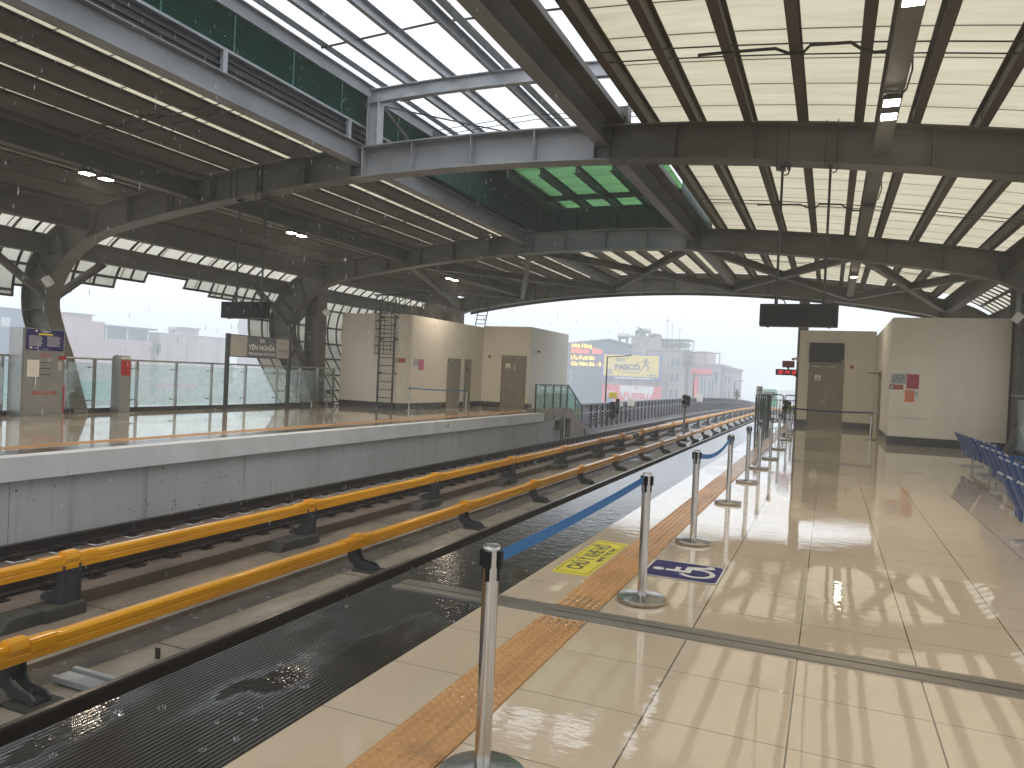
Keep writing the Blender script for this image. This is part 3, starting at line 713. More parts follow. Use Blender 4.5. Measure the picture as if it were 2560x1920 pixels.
for y in (12.2, 15.2): part('tie_rod', MB().tube([(CX-2.6, y, 7.9), (CX, y, 8.04), (CX+2.9, y, 7.9)], 0.022, 6), 'dark', can)
part('tie_rod', MB().tube([(-9.4, 14.2, 7.4), (-6.2, 19.5, 7.75)], 0.018, 6), 'dark', can)
part('tie_rod', MB().tube([(-9.5, 23.5, 6.6), (-9.5, 20.5, 7.5)], 0.04, 6), 'steel', can)
part('tie_rod', MB().tube([(-9.5, 14.3, 7.4), (-9.5, 16.6, 6.6)], 0.04, 6), 'steel', can)
part('tie_rod', MB().tube([(-9.5, 18.8, 7.4), (-9.5, 16.9, 6.6)], 0.04, 6), 'steel', can)
for a, e in ((Y0, 4.0), (4.0, 14.0), (14.0, 23.9)):
    b = MB(); z = 6.94
    while z < 7.58: b.prism([(XL-0.06, z-0.028), (XL-0.055, z-0.034), (XL+0.03, z+0.024), (XL+0.025, z+0.03)], 'y', a, e); z += 0.058
    y = a+1.4
    while y < e: b.box(XL-0.07, XL+0.04, y-0.02, y+0.02, 6.91, 7.6); y += 1.55
    part('louvre_wall', b, 'louvre', can)
    part('louvre_back', MB().box(XL-0.10, XL-0.085, a, e, 6.9, 7.6), 'louvre', can)
    part('louvre_sill', MB().box(XL-0.12, XL+0.10, a, e, 6.86, 6.905), 'steel_pale', can)
    b = MB(); b.box(XL-0.02, XL+0.0, a, e, 6.484, 6.86); b.box(XL, XL+0.05, a, e, 6.60, 6.62); b.box(XL, XL+0.05, a, e, 6.73, 6.75); part('louvre_apron', b, 'dark', can)
    part('louvre_head_beam', MB().ibeam((XL, a, 7.76), (XL, e, 7.76), 0.16, 0.30), 'steel_pale', can)
    y = a+2.2
    while y < e-0.5: part('louvre_stud', MB().box(XL+0.02, XL+0.10, y-0.05, y+0.05, 6.484, 6.86), 'steel_pale', can); y += 3.6
part('rooflight_edge_beam', MB().ibeam((XR+0.50, Y0, 7.05), (XR+0.50, 23.9, 7.05), 0.10, 0.14), 'steel', can)
part('edge_gutter', MB().box(XR-0.10, XR+0.40, Y0, 23.9, 6.486, 6.60), 'steel', can)
U = [-2.75+5.5*k/10 for k in range(11)]
part('green_bay_lining', MB().box(XL-0.09, XL+1.2, 19.4, 24.65, 7.53, 7.55), 'dark_green', can)
part('green_roof_sheet', MB().strip([(CX+u, 19.6, 7.50-u*u/120) for u in U], [(CX+u, 24.6, 7.44-u*u/120) for u in U]), 'panel_green', can)
for y, zb in ((19.5, 7.62), (22.85, 7.33), (24.68, 7.37)):
    part('rooflight_cross_beam', MB().ibeam((XL+0.1, y, zb), (XR+0.45, y, zb), 0.14, 0.15 if y > 20 else 0.26), 'green_steel', can)
for y0, y1 in ((19.6, 22.78), (22.92, 24.6)):
    for u in (-1.75, -0.72, 0.33, 1.36): part('green_rib', MB().ibeam((CX+u, y0, 7.30), (CX+u, y1, 7.28), 0.14, 0.24), 'green_steel', can)
part('rooflight_end_wall', MB().box(XL-0.1, XR+0.5, 24.06, 24.09, 6.44, 7.24), 'dark_green', can)
for k in range(8): x = XL+0.4+k*0.68; part('end_wall_rib', MB().prism([(x, 6.5), (x+0.05, 6.5), (x+0.03, 6.98), (x+0.01, 6.98)], 'y', 23.8, 24.02), 'dark_green', can)
part('rooflight_side_wall', MB().box(XR+0.5, XR+0.52, 19.4, 24.6, 6.40, 7.6), 'dark_green', can)
part('rooflight_side_wall', MB().box(XL-0.09, XL-0.075, 19.3, 24.05, 7.6, 8.1), 'dark_green', can)
part('rooflight_side_wall', MB().box(XL+0.36, XL+0.38, 16.5, 23.95, 6.48, 7.6), 'dark_green', can)

# ------------------------------------------------------------------ lamps, cables, hung displays, speakers
def floodlight(x, y, z, lit, label, rz=0):
    t = thing('floodlight', label, 'lamp', (x, y, z), 'floodlights under the roof beams')
    b = MB(); b.box(x-0.11, x+0.11, y-0.13, y+0.13, z+0.012, z+0.075); b.box(x-0.07, x+0.07, y-0.09, y+0.09, z+0.075, z+0.10)
    part('housing', b, 'dark', t, bev=0.008)
    c = MB(); c.box(x-0.125, x-0.115, y-0.02, y+0.02, z+0.04, z+0.17); c.box(x+0.115, x+0.125, y-0.02, y+0.02, z+0.04, z+0.17); c.box(x-0.125, x+0.125, y-0.02, y+0.02, z+0.16, z+0.172)
    part('mount', c, 'dark', t)
    part('lens', MB().box(x-0.095, x+0.095, y-0.115, y+0.115, z, z+0.011), 'lens' if lit else 'screen', t)
    if lit:
        L = bpy.data.lights.new('lamp_light', 'SPOT'); L.energy = 120; L.color = (1.0, 0.85, 0.66); L.spot_size = math.radians(178); L.spot_blend = 1.0; L.shadow_soft_size = 0.1
        o = bpy.data.objects.new('lamp_light', L); COL.objects.link(o); o.parent = t; o.location = (0, 0, -0.03)
RB, LBX = 5.37, -14.66
for x, y, lit, lab in [(0.58, 2.2, True, 'added unseen lit floodlight on the right beam straight above the viewer'), (0.58, 8.2, True, 'lit floodlight nearest overhead on the right beam'), (0.58, 11.05, True, 'lit floodlight on the right beam, nearer of the bright pair'), (0.58, 11.6, True, 'lit floodlight on the right beam, farther of the bright pair'),  # first lamp is out of view, added to brighten the near floor
        (0.58, 17.3, False, 'unlit floodlight on the right beam beyond the first girder'), (0.58, 27.8, True, 'distant lit floodlight on the right beam before the end girder'),
        (LBX+0.1, 10.95, True, 'lit floodlight under the left roof beam, left one of the near pair'), (LBX+0.1, 11.4, True, 'lit floodlight under the left roof beam, right one of the near pair'),
        (LBX+0.1, 17.45, True, 'lit floodlight past the first girder, left one of the middle pair'), (LBX+0.1, 17.9, True, 'lit floodlight past the first girder, right one of the middle pair'),
        (LBX+0.1, 27.2, True, 'lit floodlight over the left room, left one of the far pair'), (LBX+0.1, 27.7, True, 'lit floodlight over the left room, right one of the far pair')]:
    floodlight(x, y, RB, lit, lab)
def cable(pts, r, label): solo('cable', MB().tube(pts, r, 6), 'cable', label, 'cable', 'cables under the roof', smooth=True)
kink = [(-1.95,6.24),(-1.53,6.23),(-0.9,6.20),(-0.72,6.11),(-0.55,6.09),(-0.45,6.19),(0.05,6.16),(0.2,6.04),(0.35,5.99),(0.56,5.99)]
for y, lab in ((10.85, 'kinked black cable along the tie rods, nearest on the right'), (20.3, 'kinked black cable along the tie rods beyond the first girder')):
    cable([(x, y, z) for x, z in kink], 0.022, lab)
for y, lab in ((10.5, 'kinked black cable crossing the purlins, near left roof'), (20.3, 'kinked black cable crossing the purlins, farther left roof')):
    cable([(mir(x)+0.4, y, z-0.02+0.05*math.sin(x*7)) for x, z in kink], 0.022, lab)
for y, lab in ((11.2, 'looped cable beside the near pair of right floodlights'), (17.3, 'looped cable beside the unlit floodlight')):
    cable([(0.74, y-0.9, 5.8), (0.78, y-0.5, 5.66), (0.74, y-0.25, 5.5), (0.66, y-0.1, 5.46)], 0.012, lab)

def display(x0, x1, y, label, poles, ztop):
    t = thing('hanging_display', label, 'display', ((x0+x1)/2, y, 2.62), 'platform displays hung on poles')
    b = MB(); b.box(x0, x1, y-0.14, y+0.14, 2.62, 3.01); part('case', b, 'black', t, bev=0.008)
    for s in (-1, 1): part('screen', MB().box(x0+0.045, x1-0.045, y+s*0.143-0.002, y+s*0.143+0.002, 2.665, 2.965), 'screen', t)
    for px in poles:
        b = MB(); b.tube([(px, y, 3.10), (px, y, ztop)], 0.022, 8); b.tube([(px, y, 3.0), (px, y, 3.12)], 0.03, 8); b.box(px-0.05, px+0.05, y-0.05, y+0.05, ztop-0.10, ztop)
        part('hanger', b, 'dark', t, smooth=True)
        part('conduit', MB().tube([(px+0.16, y, 3.0), (px+0.14, y, 3.07), (px+0.05, y, 3.13), (px+0.025, y, 3.2)], 0.013, 6), 'dark', t)
        part('conduit', MB().tube([(px+0.03, y, ztop-0.18), (px+0.09, y, ztop-0.17), (px+0.12, y, ztop-0.08), (px+0.12, y, ztop)], 0.013, 6), 'dark', t)
        c = MB()
        for d in (-0.09, 0.09): c.box(px+d-0.008, px+d+0.008, y-0.235, y-0.222, ztop-0.12, ztop+0.66); c.box(px+d-0.03, px+d+0.03, y-0.24, y+0.24, ztop-0.035, ztop-0.028)
        part('clamp', c, 'dark', t)
    for px in (x0+0.14, x1-0.14): part('foot', MB().box(px-0.02, px+0.02, y-0.02, y+0.02, 2.60, 2.621), 'black', t)
display(-1.20, 0.08, 14.0, 'dark blank display hanging over the right platform', (-0.94, -0.16), zlo(6.3)-0.03)
display(-13.60, -12.33, 14.0, 'dark blank display hanging over the left platform', (-13.26, -12.49), zlo(-5.8)-0.03)
def speaker(x, y, z, rz, label):
    b = MB(); b.box(-0.10, 0.10, -0.08, 0.08, -0.13, 0.13); Rm = Matrix.Rotation(rz, 3, 'Y') @ Matrix.Rotation(0.4, 3, 'X')
    b.v = [tuple(Rm @ Vector(v)+Vector((x, y, z))) for v in b.v]
    t = thing('speaker', label, 'speaker', (x, y, z-0.15), 'white box speakers on the steelwork')
    part('case', b, 'white', t, bev=0.012)
    part('mount', MB().tube([(x, y+0.06, z), (x, y+0.16, z+0.02), (x-0.02, y+0.26, z+0.03)], 0.018, 6), 'dark', t)
speaker(-19.55, 13.68, 3.52, -0.5, 'small white speaker on the leftmost curved steel leg')
speaker(-18.20, 24.05, 3.66, -0.6, 'small white speaker beside the left room on an upright post')
speaker(4.60, 24.0, 3.72, 0.6, 'small white speaker at the top right of the right room')

# ------------------------------------------------------------------ platform rooms
def dbl_door(t, axis, c, a0, a1, z1, hang, nleaf=2, notice=True):
    """double door on a wall; axis 'y': wall at y=c facing -y, a along x.  axis 'x': wall at x=c facing +x, a along y"""
    def B(p, q, d0, d1, z0_, z1_):
        return MB().box(p, q, c-d1, c-d0, z0_, z1_) if axis == 'y' else MB().box(c+d0, c+d1, p, q, z0_, z1_)
    fr = MB()
    for p, q, zz0, zz1 in ((a0, a0+0.055, 0.002, z1), (a1-0.055, a1, 0.002, z1), (a0+0.055, a1-0.055, z1-0.055, z1)):
        k = B(p, q, 0.0, 0.045, zz0, zz1); fr.add(k.v, k.f)
    d = part('door', fr, 'door_frame', t, bev=0.004)
    a0 += 0.058; a1 -= 0.058; wl = (a1-a0)/nleaf
    for i in range(nleaf):
        lf = part('door_leaf', B(a0+i*wl+0.003, a0+(i+1)*wl-0.003, 0.002, 0.03, 0.012, z1-0.06), 'door', t, bev=0.003); lf.parent = d
        cl = part('door_closer', B(a0+i*wl+0.12, a0+i*wl+0.34, 0.03, 0.075, z1-0.14, z1-0.09), 'satin', t, bev=0.004); cl.parent = d
    mid = (a0+a1)/2
    h = B(mid-0.05, mid-0.02, 0.03, 0.036, 0.92, 1.12); k = B(mid-0.15, mid-0.02, 0.055, 0.072, 1.03, 1.05); h.add(k.v, k.f); k = B(mid-0.045, mid-0.025, 0.03, 0.07, 1.03, 1.05); h.add(k.v, k.f)
    o = part('handle', h, 'satin', t, bev=0.003); o.parent = d
    return d
def wallbox(poly, z0_, z1_): return MB().prism(poly, 'z', z0_, z1_)
# left room
lr = thing('platform_room', 'low beige room on the left platform beside the caged ladder', 'room', (-15.3, 25.3, 0), 'service rooms on the platforms')
arc = [(-15.85+0.55*math.sin(a), 25.85-0.55*math.cos(a)) for a in [k*PI/2/8 for k in range(9)]]
P1 = [(-18.35, 25.3)]+arc+[(-15.3, 37.7), (-18.35, 37.7)]
part('wall', wallbox(P1, 0.0, 3.75), 'wall', lr, smooth=True)
part('wall', wallbox([(-15.298, 32.3), (-12.88, 32.3), (-12.88, 37.75), (-15.298, 37.75)], 0.0, 3.82), 'wall', lr)
sk = MB(); sk.strip([(x, y, 0.0) for x, y in [(-18.36, 25.29)]+[(-15.85+0.562*math.sin(a), 25.85-0.562*math.cos(a)) for a in [k*PI/2/8 for k in range(9)]]+[(-15.288, 28.75)]],
                    [(x, y, 0.24) for x, y in [(-18.36, 25.29)]+[(-15.85+0.562*math.sin(a), 25.85-0.562*math.cos(a)) for a in [k*PI/2/8 for k in range(9)]]+[(-15.288, 28.75)]])
sk.box(-15.3, -15.287, 30.02, 30.4, 0, 0.24); sk.box(-15.3, -15.287, 31.05, 32.28, 0, 0.24); sk.box(-15.287, -14.30, 32.287, 32.3, 0, 0.24); sk.box(-13.02, -12.868, 32.287, 32.3, 0, 0.24); sk.box(-12.88, -12.867, 32.3, 32.8, 0, 0.24)
part('skirting', sk, 'skirting', lr)
dbl_door(lr, 'x', -15.3, 28.78, 29.98, 2.16, True); dbl_door(lr, 'x', -15.3, 30.42, 31.05, 2.16, True, 1); dbl_door(lr, 'y', 32.3, -14.28, -13.03, 2.45, True)
# right room
rr = thing('platform_room', 'pale cream room on the right platform below the dark television', 'room', (1.64, 24.8, 0), 'service rooms on the platforms')
part('wall', MB().box(-1.22, 1.642, 33.2, 38, 0, 3.94), 'wall', rr)
part('wall', MB().box(1.64, 4.63, 24.8, 38, 0, 3.76), 'wall_pale', rr)
sk = MB(); sk.box(1.63, 3.6, 24.787, 24.8, 0, 0.25); sk.box(3.6, 4.64, 24.787, 24.8, 0, 0.25); sk.box(1.627, 1.64, 24.787, 28.8, 0, 0.25); sk.box(-1.233, -0.84, 33.187, 33.2, 0, 0.24); sk.box(0.52, 1.64, 33.187, 33.2, 0, 0.24); sk.box(-1.233, -1.22, 33.2, 38, 0, 0.24)
part('skirting', sk, 'skirting', rr)
dbl_door(rr, 'y', 33.2, -0.83, 0.51, 2.58, True)
d = part('door', MB().box(1.60, 1.638, 28.85, 28.92, 0.0, 2.25).box(1.60, 1.638, 29.95, 30.02, 0, 2.25).box(1.60, 1.638, 28.92, 29.95, 2.18, 2.25), 'door_frame', rr)
k = part('door_leaf', MB().box(1.615, 1.636, 28.925, 29.945, 0.01, 2.175), 'door', rr); k.parent = d
k = part('handle', MB().box(1.56, 1.615, 29.1, 29.2, 1.02, 1.05), 'satin', rr); k.parent = d
k = part('door_closer', MB().box(1.20, 1.60, 29.2, 29.24, 2.17, 2.20).box(1.56, 1.61, 29.1, 29.34, 2.1, 2.2), 'dark', rr); k.parent = d
part('wall_crack', MB().box(2.1, 2.62, 24.796, 24.7985, 0.79, 0.80).box(1.7, 2.1, 24.796, 24.7985, 0.80, 0.805).box(3.0, 3.2, 24.796, 24.7985, 0.79, 0.795), 'ink', rr)
part('wall_vent', MB().box(2.93, 3.09, 24.792, 24.799, 0.41, 0.50), 'wall_pale', rr, bev=0.002)

def flat(name, axis, c, a0, a1, z0_, z1_, m, label, cat, th=0.006, group=None, bev=0):
    b = MB().box(a0, a1, c-th, c-0.001, z0_, z1_) if axis == 'y' else MB().box(c+0.001, c+th, a0, a1, z0_, z1_)
    return solo(name, b, m, label, cat, group, bev=bev)
def onto(parent, name, mb, m): return part(name, mb, m, parent)
# right room: things on its walls
tv = thing('television', 'dark switched-off television over the double door of the right room', 'television', (-0.18, 33.19, 2.64))
part('case', MB().box(-0.84, 0.48, 33.10, 33.19, 2.63, 3.43), 'black', tv, bev=0.006); part('screen', MB().box(-0.805, 0.445, 33.095, 33.0985, 2.67, 3.40), 'screen', tv)
part('sticker', MB().box(0.40, 0.43, 33.09, 33.0945, 2.66, 2.76), 'white', tv); part('wall_mount', MB().box(-0.3, 0.0, 33.192, 33.199, 2.8, 3.2), 'dark', tv)
flat('alarm_box', 'y', 33.2, 0.72, 0.84, 2.42, 2.54, 'dark_red', 'small dark red alarm box on the wall right of the television', 'alarm', 0.05, 'small alarm boxes', 0.006)
nt_ = flat('paper_notice', 'y', 33.168, -0.59, -0.36, 1.89, 2.11, 'paper', 'white paper notice on the double door of the right room', 'notice', 0.004, 'paper notices on doors')
for k in range(4): onto(nt_, 'print_line', MB().box(-0.55, -0.40, 33.163, 33.1638, 1.92+0.022*k, 1.93+0.022*k), 'ink')
onto(nt_, 'print_mark', MB().prism([(-0.51, 2.03), (-0.44, 2.03), (-0.475, 2.09)], 'y', 33.163, 33.1638), 'grey_paper')
for k, (x, z) in enumerate([(-0.62, 2.19), (-0.40, 2.19), (-0.38, 2.25)]):
    pass
pl = flat('plan_poster', 'y', 24.8, 1.66, 2.06, 1.80, 2.10, 'grey_paper', 'grey evacuation plan on the right room wall above the dark red notice', 'poster', 0.008, 'posters on the right room')
b = MB()
for x in (1.70, 1.78, 1.86, 1.93, 2.01): b.box(x, x+0.006, 24.79, 24.7915, 1.85, 2.03)
for z in (1.85, 1.94, 2.03): b.box(1.70, 2.016, 24.79, 24.7915, z, z+0.006)
for x, z in ((1.72,1.88),(1.80,1.97),(1.88,1.88),(1.95,1.96)): b.box(x, x+0.04, 24.79, 24.7915, z, z+0.04)
onto(pl, 'plan_lines', b, 'ink'); onto(pl, 'print_line', MB().box(1.75, 1.97, 24.79, 24.7915, 2.055, 2.07), 'ink')
nz_ = flat('smoking_notice', 'y', 24.8, 1.62, 1.99, 1.635, 1.775, 'dark_red', 'dark red no smoking notice with round symbol below the grey plan', 'notice', 0.008, 'posters on the right room')
b = MB(); c0 = (1.69, 1.705)
def ring(b, cx, cz, r0, r1, y0, y1, n=24):
    for k in range(n):
        a, e = 2*PI*k/n, 2*PI*(k+1)/n
        b.prism([(cx+r0*math.cos(a), cz+r0*math.sin(a)), (cx+r1*math.cos(a), cz+r1*math.sin(a)), (cx+r1*math.cos(e), cz+r1*math.sin(e)), (cx+r0*math.cos(e), cz+r0*math.sin(e))], 'y', y0, y1)
b.prism([(c0[0]+0.052*math.cos(2*PI*k/24), c0[1]+0.052*math.sin(2*PI*k/24)) for k in range(24)], 'y', 24.789, 24.7915); onto(nz_, 'symbol_disc', b, 'sign_text')
b = MB(); ring(b, c0[0], c0[1], 0.038, 0.047, 24.787, 24.7885); b.bar((c0[0]-0.03, 24.7878, c0[1]+0.03), (c0[0]+0.03, 24.7878, c0[1]-0.03), 0.001, 0.009, (0,0,1)); b.box(c0[0]-0.028, c0[0]+0.028, 24.787, 24.7884, c0[1]-0.006, c0[1]+0.006); onto(nz_, 'symbol', b, 'ink')
onto(nz_, 'print_line', MB().box(1.77, 1.95, 24.789, 24.7915, 1.715, 1.74).box(1.79, 1.93, 24.789, 24.7915, 1.67, 1.685), 'orange_print')
flat('crimson_poster', 'y', 24.8, 2.075, 2.395, 1.67, 2.10, 'crimson', 'plain crimson poster on the right room wall, right of the grey plan', 'poster', 0.008, 'posters on the right room')
op = flat('orange_poster', 'y', 24.8, 2.045, 2.285, 1.285, 1.63, 'orange_print', 'orange poster with pale lines below the crimson poster', 'poster', 0.008, 'posters on the right room')
b = MB(); b.box(2.07, 2.26, 24.789, 24.7915, 1.575, 1.60)
for k in range(8): b.box(2.075, 2.20+0.05*((k*7)%3)/2, 24.789, 24.7915, 1.36+0.024*k, 1.368+0.024*k)
onto(op, 'print_line', b, 'sign_pale')
flat('wall_switch', 'y', 24.8, 2.305, 2.385, 1.44, 1.60, 'satin', 'small grey wall switch right of the orange poster', 'switch', 0.02, None, 0.004)
# left room: things on its walls
al = flat('alarm_box', 'y', 32.3, -14.98, -14.86, 2.31, 2.43, 'dark_red', 'small dark red alarm box on the left room beside the tall double door', 'alarm', 0.05, 'small alarm boxes', 0.006)
n2 = flat('paper_notice', 'y', 32.268, -14.06, -13.83, 1.86, 2.08, 'paper', 'white paper notice on the tall double door of the left room', 'notice', 0.004, 'paper notices on doors')
for k in range(4): onto(n2, 'print_line', MB().box(-14.02, -13.87, 32.263, 32.2638, 1.89+0.022*k, 1.90+0.022*k), 'ink')
flat('door_plate', 'x', -15.268, 30.62, 30.88, 1.62, 1.80, 'ink', 'dark plate on the narrow single door of the left room', 'door plate', 0.004)
def on_arc(a0, a1, z0_, z1_, r):                                    # a patch lying on the rounded corner of the left room
    P = [(-15.85+r*math.sin(a0+(a1-a0)*k/6), 25.85-r*math.cos(a0+(a1-a0)*k/6)) for k in range(7)]; Q = [(-15.85+(r-0.006)*math.sin(a0+(a1-a0)*k/6), 25.85-(r-0.006)*math.cos(a0+(a1-a0)*k/6)) for k in range(7)]
    return MB().prism(P+Q[::-1], 'z', z0_, z1_)
s = solo('smoking_notice', on_arc(0.10, 0.86, 1.84, 2.01, 0.560), 'dark_red', 'dark red no smoking notice on the rounded corner of the left room', 'notice')
onto(s, 'symbol_disc', on_arc(0.14, 0.36, 1.865, 1.985, 0.562), 'sign_text'); onto(s, 'symbol', on_arc(0.19, 0.31, 1.90, 1.95, 0.564), 'ink')
onto(s, 'print_line', on_arc(0.42, 0.80, 1.935, 1.96, 0.562), 'orange_print'); onto(s, 'print_line', on_arc(0.42, 0.72, 1.885, 1.90, 0.562), 'orange_print')
flat('plan_poster', 'x', -15.3, 25.90, 26.28, 1.72, 2.02, 'grey_paper', 'pale grey plan beside the rounded corner of the left room', 'poster', 0.008)
flat('pink_poster', 'x', -15.3, 26.32, 26.72, 1.58, 2.02, 'pink_print', 'faded pink poster on the left room beside the grey plan', 'poster', 0.008)
# surveillance cameras
def cctv(x, y, z, dx, dy, label):
    t = thing('surveillance_camera', label, 'camera', (x, y, z-0.1), 'surveillance cameras')
    part('arm', MB().tube([(x, y, z-0.1), (x+dx*0.1, y+dy*0.1, z-0.09), (x+dx*0.2, y+dy*0.2, z-0.02)], 0.014, 6), 'white', t)
    d = Vector((dx, dy, -0.25)).normalized(); c = Vector((x+dx*0.2, y+dy*0.2, z+0.02))
    part('body', MB().tube([c-d*0.13, c+d*0.10, c+d*0.13], [0.05, 0.05, 0.055], 12), 'white', t, smooth=True); part('lens_hood', MB().tube([c+d*0.131, c+d*0.16], 0.048, 12), 'black', t, smooth=True)
cctv(-12.9, 33.3, 2.72, 0.6, -0.8, 'white surveillance camera on the corner of the left room')
cctv(-1.2, 33.32, 2.74, -0.75, -0.5, 'surveillance camera above the red digital clock')
# digital clock and the small sign above it
ck = thing('digital_clock', 'black digital clock with red digits at the corner of the right room', 'clock', (-1.66, 33.3, 1.98))
part('case', MB().box(-2.12, -1.24, 33.25, 33.36, 2.05, 2.30), 'black', ck, bev=0.006); part('bracket', MB().prism([(-1.24, 1.97), (-1.24, 2.30), (-1.225, 2.30), (-1.225, 1.97)], 'y', 33.22, 33.4).prism([(-1.44, 2.05), (-1.24, 2.05), (-1.24, 1.97)], 'y', 33.27, 33.34), 'black', ck)
SEG = {'0':'abcdef','1':'bc','2':'abged','3':'abgcd','4':'fgbc','5':'afgcd','6':'afgedc','7':'abc','8':'abcdefg','9':'abcdfg'}
b = MB(); x = -2.06; wd, hd, th = 0.062, 0.135, 0.016; zb = 2.108
for ch in '10:14:13':
    if ch == ':':
        for q in (0.04, 0.095): b.box(x+0.004+q*0.15, x+0.022+q*0.15, 33.243, 33.2485, zb+q-0.009, zb+q+0.009)
        x += 0.05; continue
    sl = lambda z: (z-zb)*0.15
    for sg in SEG[ch]:
        p, q = {'a':((0,1),(1,1)),'g':((0,.5),(1,.5)),'d':((0,0),(1,0)),'f':((0,.5),(0,1)),'e':((0,0),(0,.5)),'b':((1,.5),(1,1)),'c':((1,0),(1,.5))}[sg]
        A = Vector((x+p[0]*wd+sl(zb+p[1]*hd), 33.246, zb+p[1]*hd)); B = Vector((x+q[0]*wd+sl(zb+q[1]*hd), 33.246, zb+q[1]*hd)); dd = (B-A)*0.08
        b.bar(A+dd, B-dd, 0.004, th, (0,1,0) if False else ((0,0,1) if sg in 'agd' else (1,0,0)))
    x += wd+0.046
# bars along z need their width in x
part('digits', b, 'led_red', ck)
sg = thing('small_sign_board', 'small dark red sign board mounted above the digital clock', 'sign', (-1.63, 33.3, 2.30))
part('board', MB().box(-1.87, -1.39, 33.27, 33.34, 2.38, 2.655), 'black', sg, bev=0.004); part('face', MB().box(-1.85, -1.41, 33.265, 33.269, 2.40, 2.635), 'dim_led', sg); part('stem', MB().prism([(-1.65, 2.30), (-1.61, 2.30), (-1.57, 2.38), (-1.69, 2.38)], 'y', 33.28, 33.33), 'black', sg)
# caged ladder
ld = thing('caged_ladder', 'grey caged ladder standing against the left room', 'ladder', (-16.1, 25.1, 0))
for x in (-16.40, -15.72): part('ladder_rail', MB().box(x-0.03, x+0.03, 25.06, 25.11, 0.0, 4.3), 'dark', ld)
for k in range(13): part('rung', MB().tube([(-16.40, 25.085, 0.12+0.315*k), (-15.72, 25.085, 0.12+0.315*k)], 0.018, 6), 'dark', ld)
for z in (2.14, 2.46, 2.78, 3.10, 3.42, 3.70):
    part('cage_hoop', MB().tube([(-16.40, 25.08, z)]+[(-16.06+0.36*math.cos(a), 25.05-0.62*math.sin(a), z) for a in [PI-PI*k/12 for k in range(13)]]+[(-15.72, 25.08, z)], 0.017, 6), 'dark', ld)
for a in (0.35, 0.95, PI/2, PI-0.95, PI-0.35): part('cage_strap', MB().tube([(-16.06+0.36*math.cos(a), 25.05-0.62*math.sin(a), 2.12), (-16.06+0.36*math.cos(a), 25.05-0.62*math.sin(a), 3.74)], 0.012, 6), 'dark', ld)
for z in (1.4, 2.75, 3.6):
    for x in (-16.4, -15.72): part('wall_bracket', MB().box(x-0.03, x+0.03, 25.11, 25.296, z-0.04, z+0.04), 'dark', ld)
# ladder and rail up on the left room roof
l2 = thing('roof_ladder', 'short dark ladder and guard rail rising from the left room roof', 'ladder', (-15.0, 31.6, 3.8))
for x in (-15.52, -15.02): part('ladder_rail', MB().tube([(x-0.1, 32.0, 3.76), (x+0.25, 31.8, 5.2)], 0.025, 6), 'dark', l2)
for k in range(7): part('rung', MB().tube([(-15.60+0.045*k, 31.98-0.03*k, 3.9+0.19*k), (-15.10+0.045*k, 31.98-0.03*k, 3.9+0.19*k)], 0.018, 6), 'dark', l2)
for k in range(10): part('guard_post', MB().box(-17.9+0.28*k, -17.87+0.28*k, 27.0, 27.03, 3.75, 4.7), 'dark', l2)
part('guard_rail', MB().box(-18.0, -15.2, 26.98, 27.05, 4.66, 4.72), 'dark', l2)
eq = solo('roof_equipment', MB().box(-17.0, -16.3, 29.5, 30.3, 3.751, 4.6).box(-16.1, -15.6, 30.2, 30.8, 3.751, 4.35).box(-17.6, -17.2, 29.2, 29.6, 3.751, 4.45), 'steel', 'grey equipment boxes on the left room roof', 'equipment', bev=0.01)

# ------------------------------------------------------------------ stainless barrier posts and their belts
def barrier_post(x, y, label):
    t = thing('barrier_post', label, 'barrier post', (x, y, 0), 'stainless barrier posts with retractable belts')
    part('base', MB().lathe([(0.168,0.004),(0.172,0.012),(0.172,0.030),(0.166,0.036),(0.10,0.044),(0.045,0.050),(0.0005,0.050)], (x, y, 0), 40), 'chrome', t, smooth=True)
    part('pole', MB().lathe([(0.0315,0.045),(0.0315,0.895),(0.0005,0.895)], (x, y, 0), 28), 'chrome', t, smooth=True)
    part('cap', MB().lathe([(0.0335,0.893),(0.0335,0.904),(0.030,0.909),(0.026,0.9075),(0.0005,0.9075)], (x, y, 0), 28), 'chrome', t, smooth=True)
    b = MB()
    for a in range(4):
        c, s = math.cos(a*PI/2), math.sin(a*PI/2)
        p = (x+c*0.036, y+s*0.036)
        b.box(p[0]-0.009-abs(s)*0.005, p[0]+0.009+abs(s)*0.005, p[1]-0.009-abs(c)*0.005, p[1]+0.009+abs(c)*0.005, 0.825, 0.889)
        q = (x+c*0.0315, y+s*0.0315)
        b.box(q[0]-0.004-abs(s)*0.005, q[0]+0.004+abs(s)*0.005, q[1]-0.004-abs(c)*0.005, q[1]+0.004+abs(c)*0.005, 0.775, 0.826)
    part('belt_slot', b, 'black', t, bev=0.002)
    return t
def belt(t, p, q, sag=0.03, hgt=0.048, m='blue_belt', zc=0.86):
    p, q = Vector((*p, zc)), Vector((*q, zc)); n = 14
    d = (q-p).normalized(); sx = Vector((-d.y, d.x, 0))*0.0012; rings = []
    for k in range(n+1):
        f = k/n; c = p.lerp(q, f)-Vector((0,0,sag*4*f*(1-f)))
        tw = 0.10*math.sin(f*PI); u = Vector((sx.x*40*tw, sx.y*40*tw, math.cos(tw)*1.0)).normalized()*hgt/2
        rings.append([c-u-sx, c-u+sx, c+u+sx, c+u-sx])
    part('belt', MB().loft(rings), m, t)
PX = -1.156
YS = [2.60, 5.24, 7.40, 10.13, 12.55, 14.78, 16.95, 19.76, 23.38, 26.35]
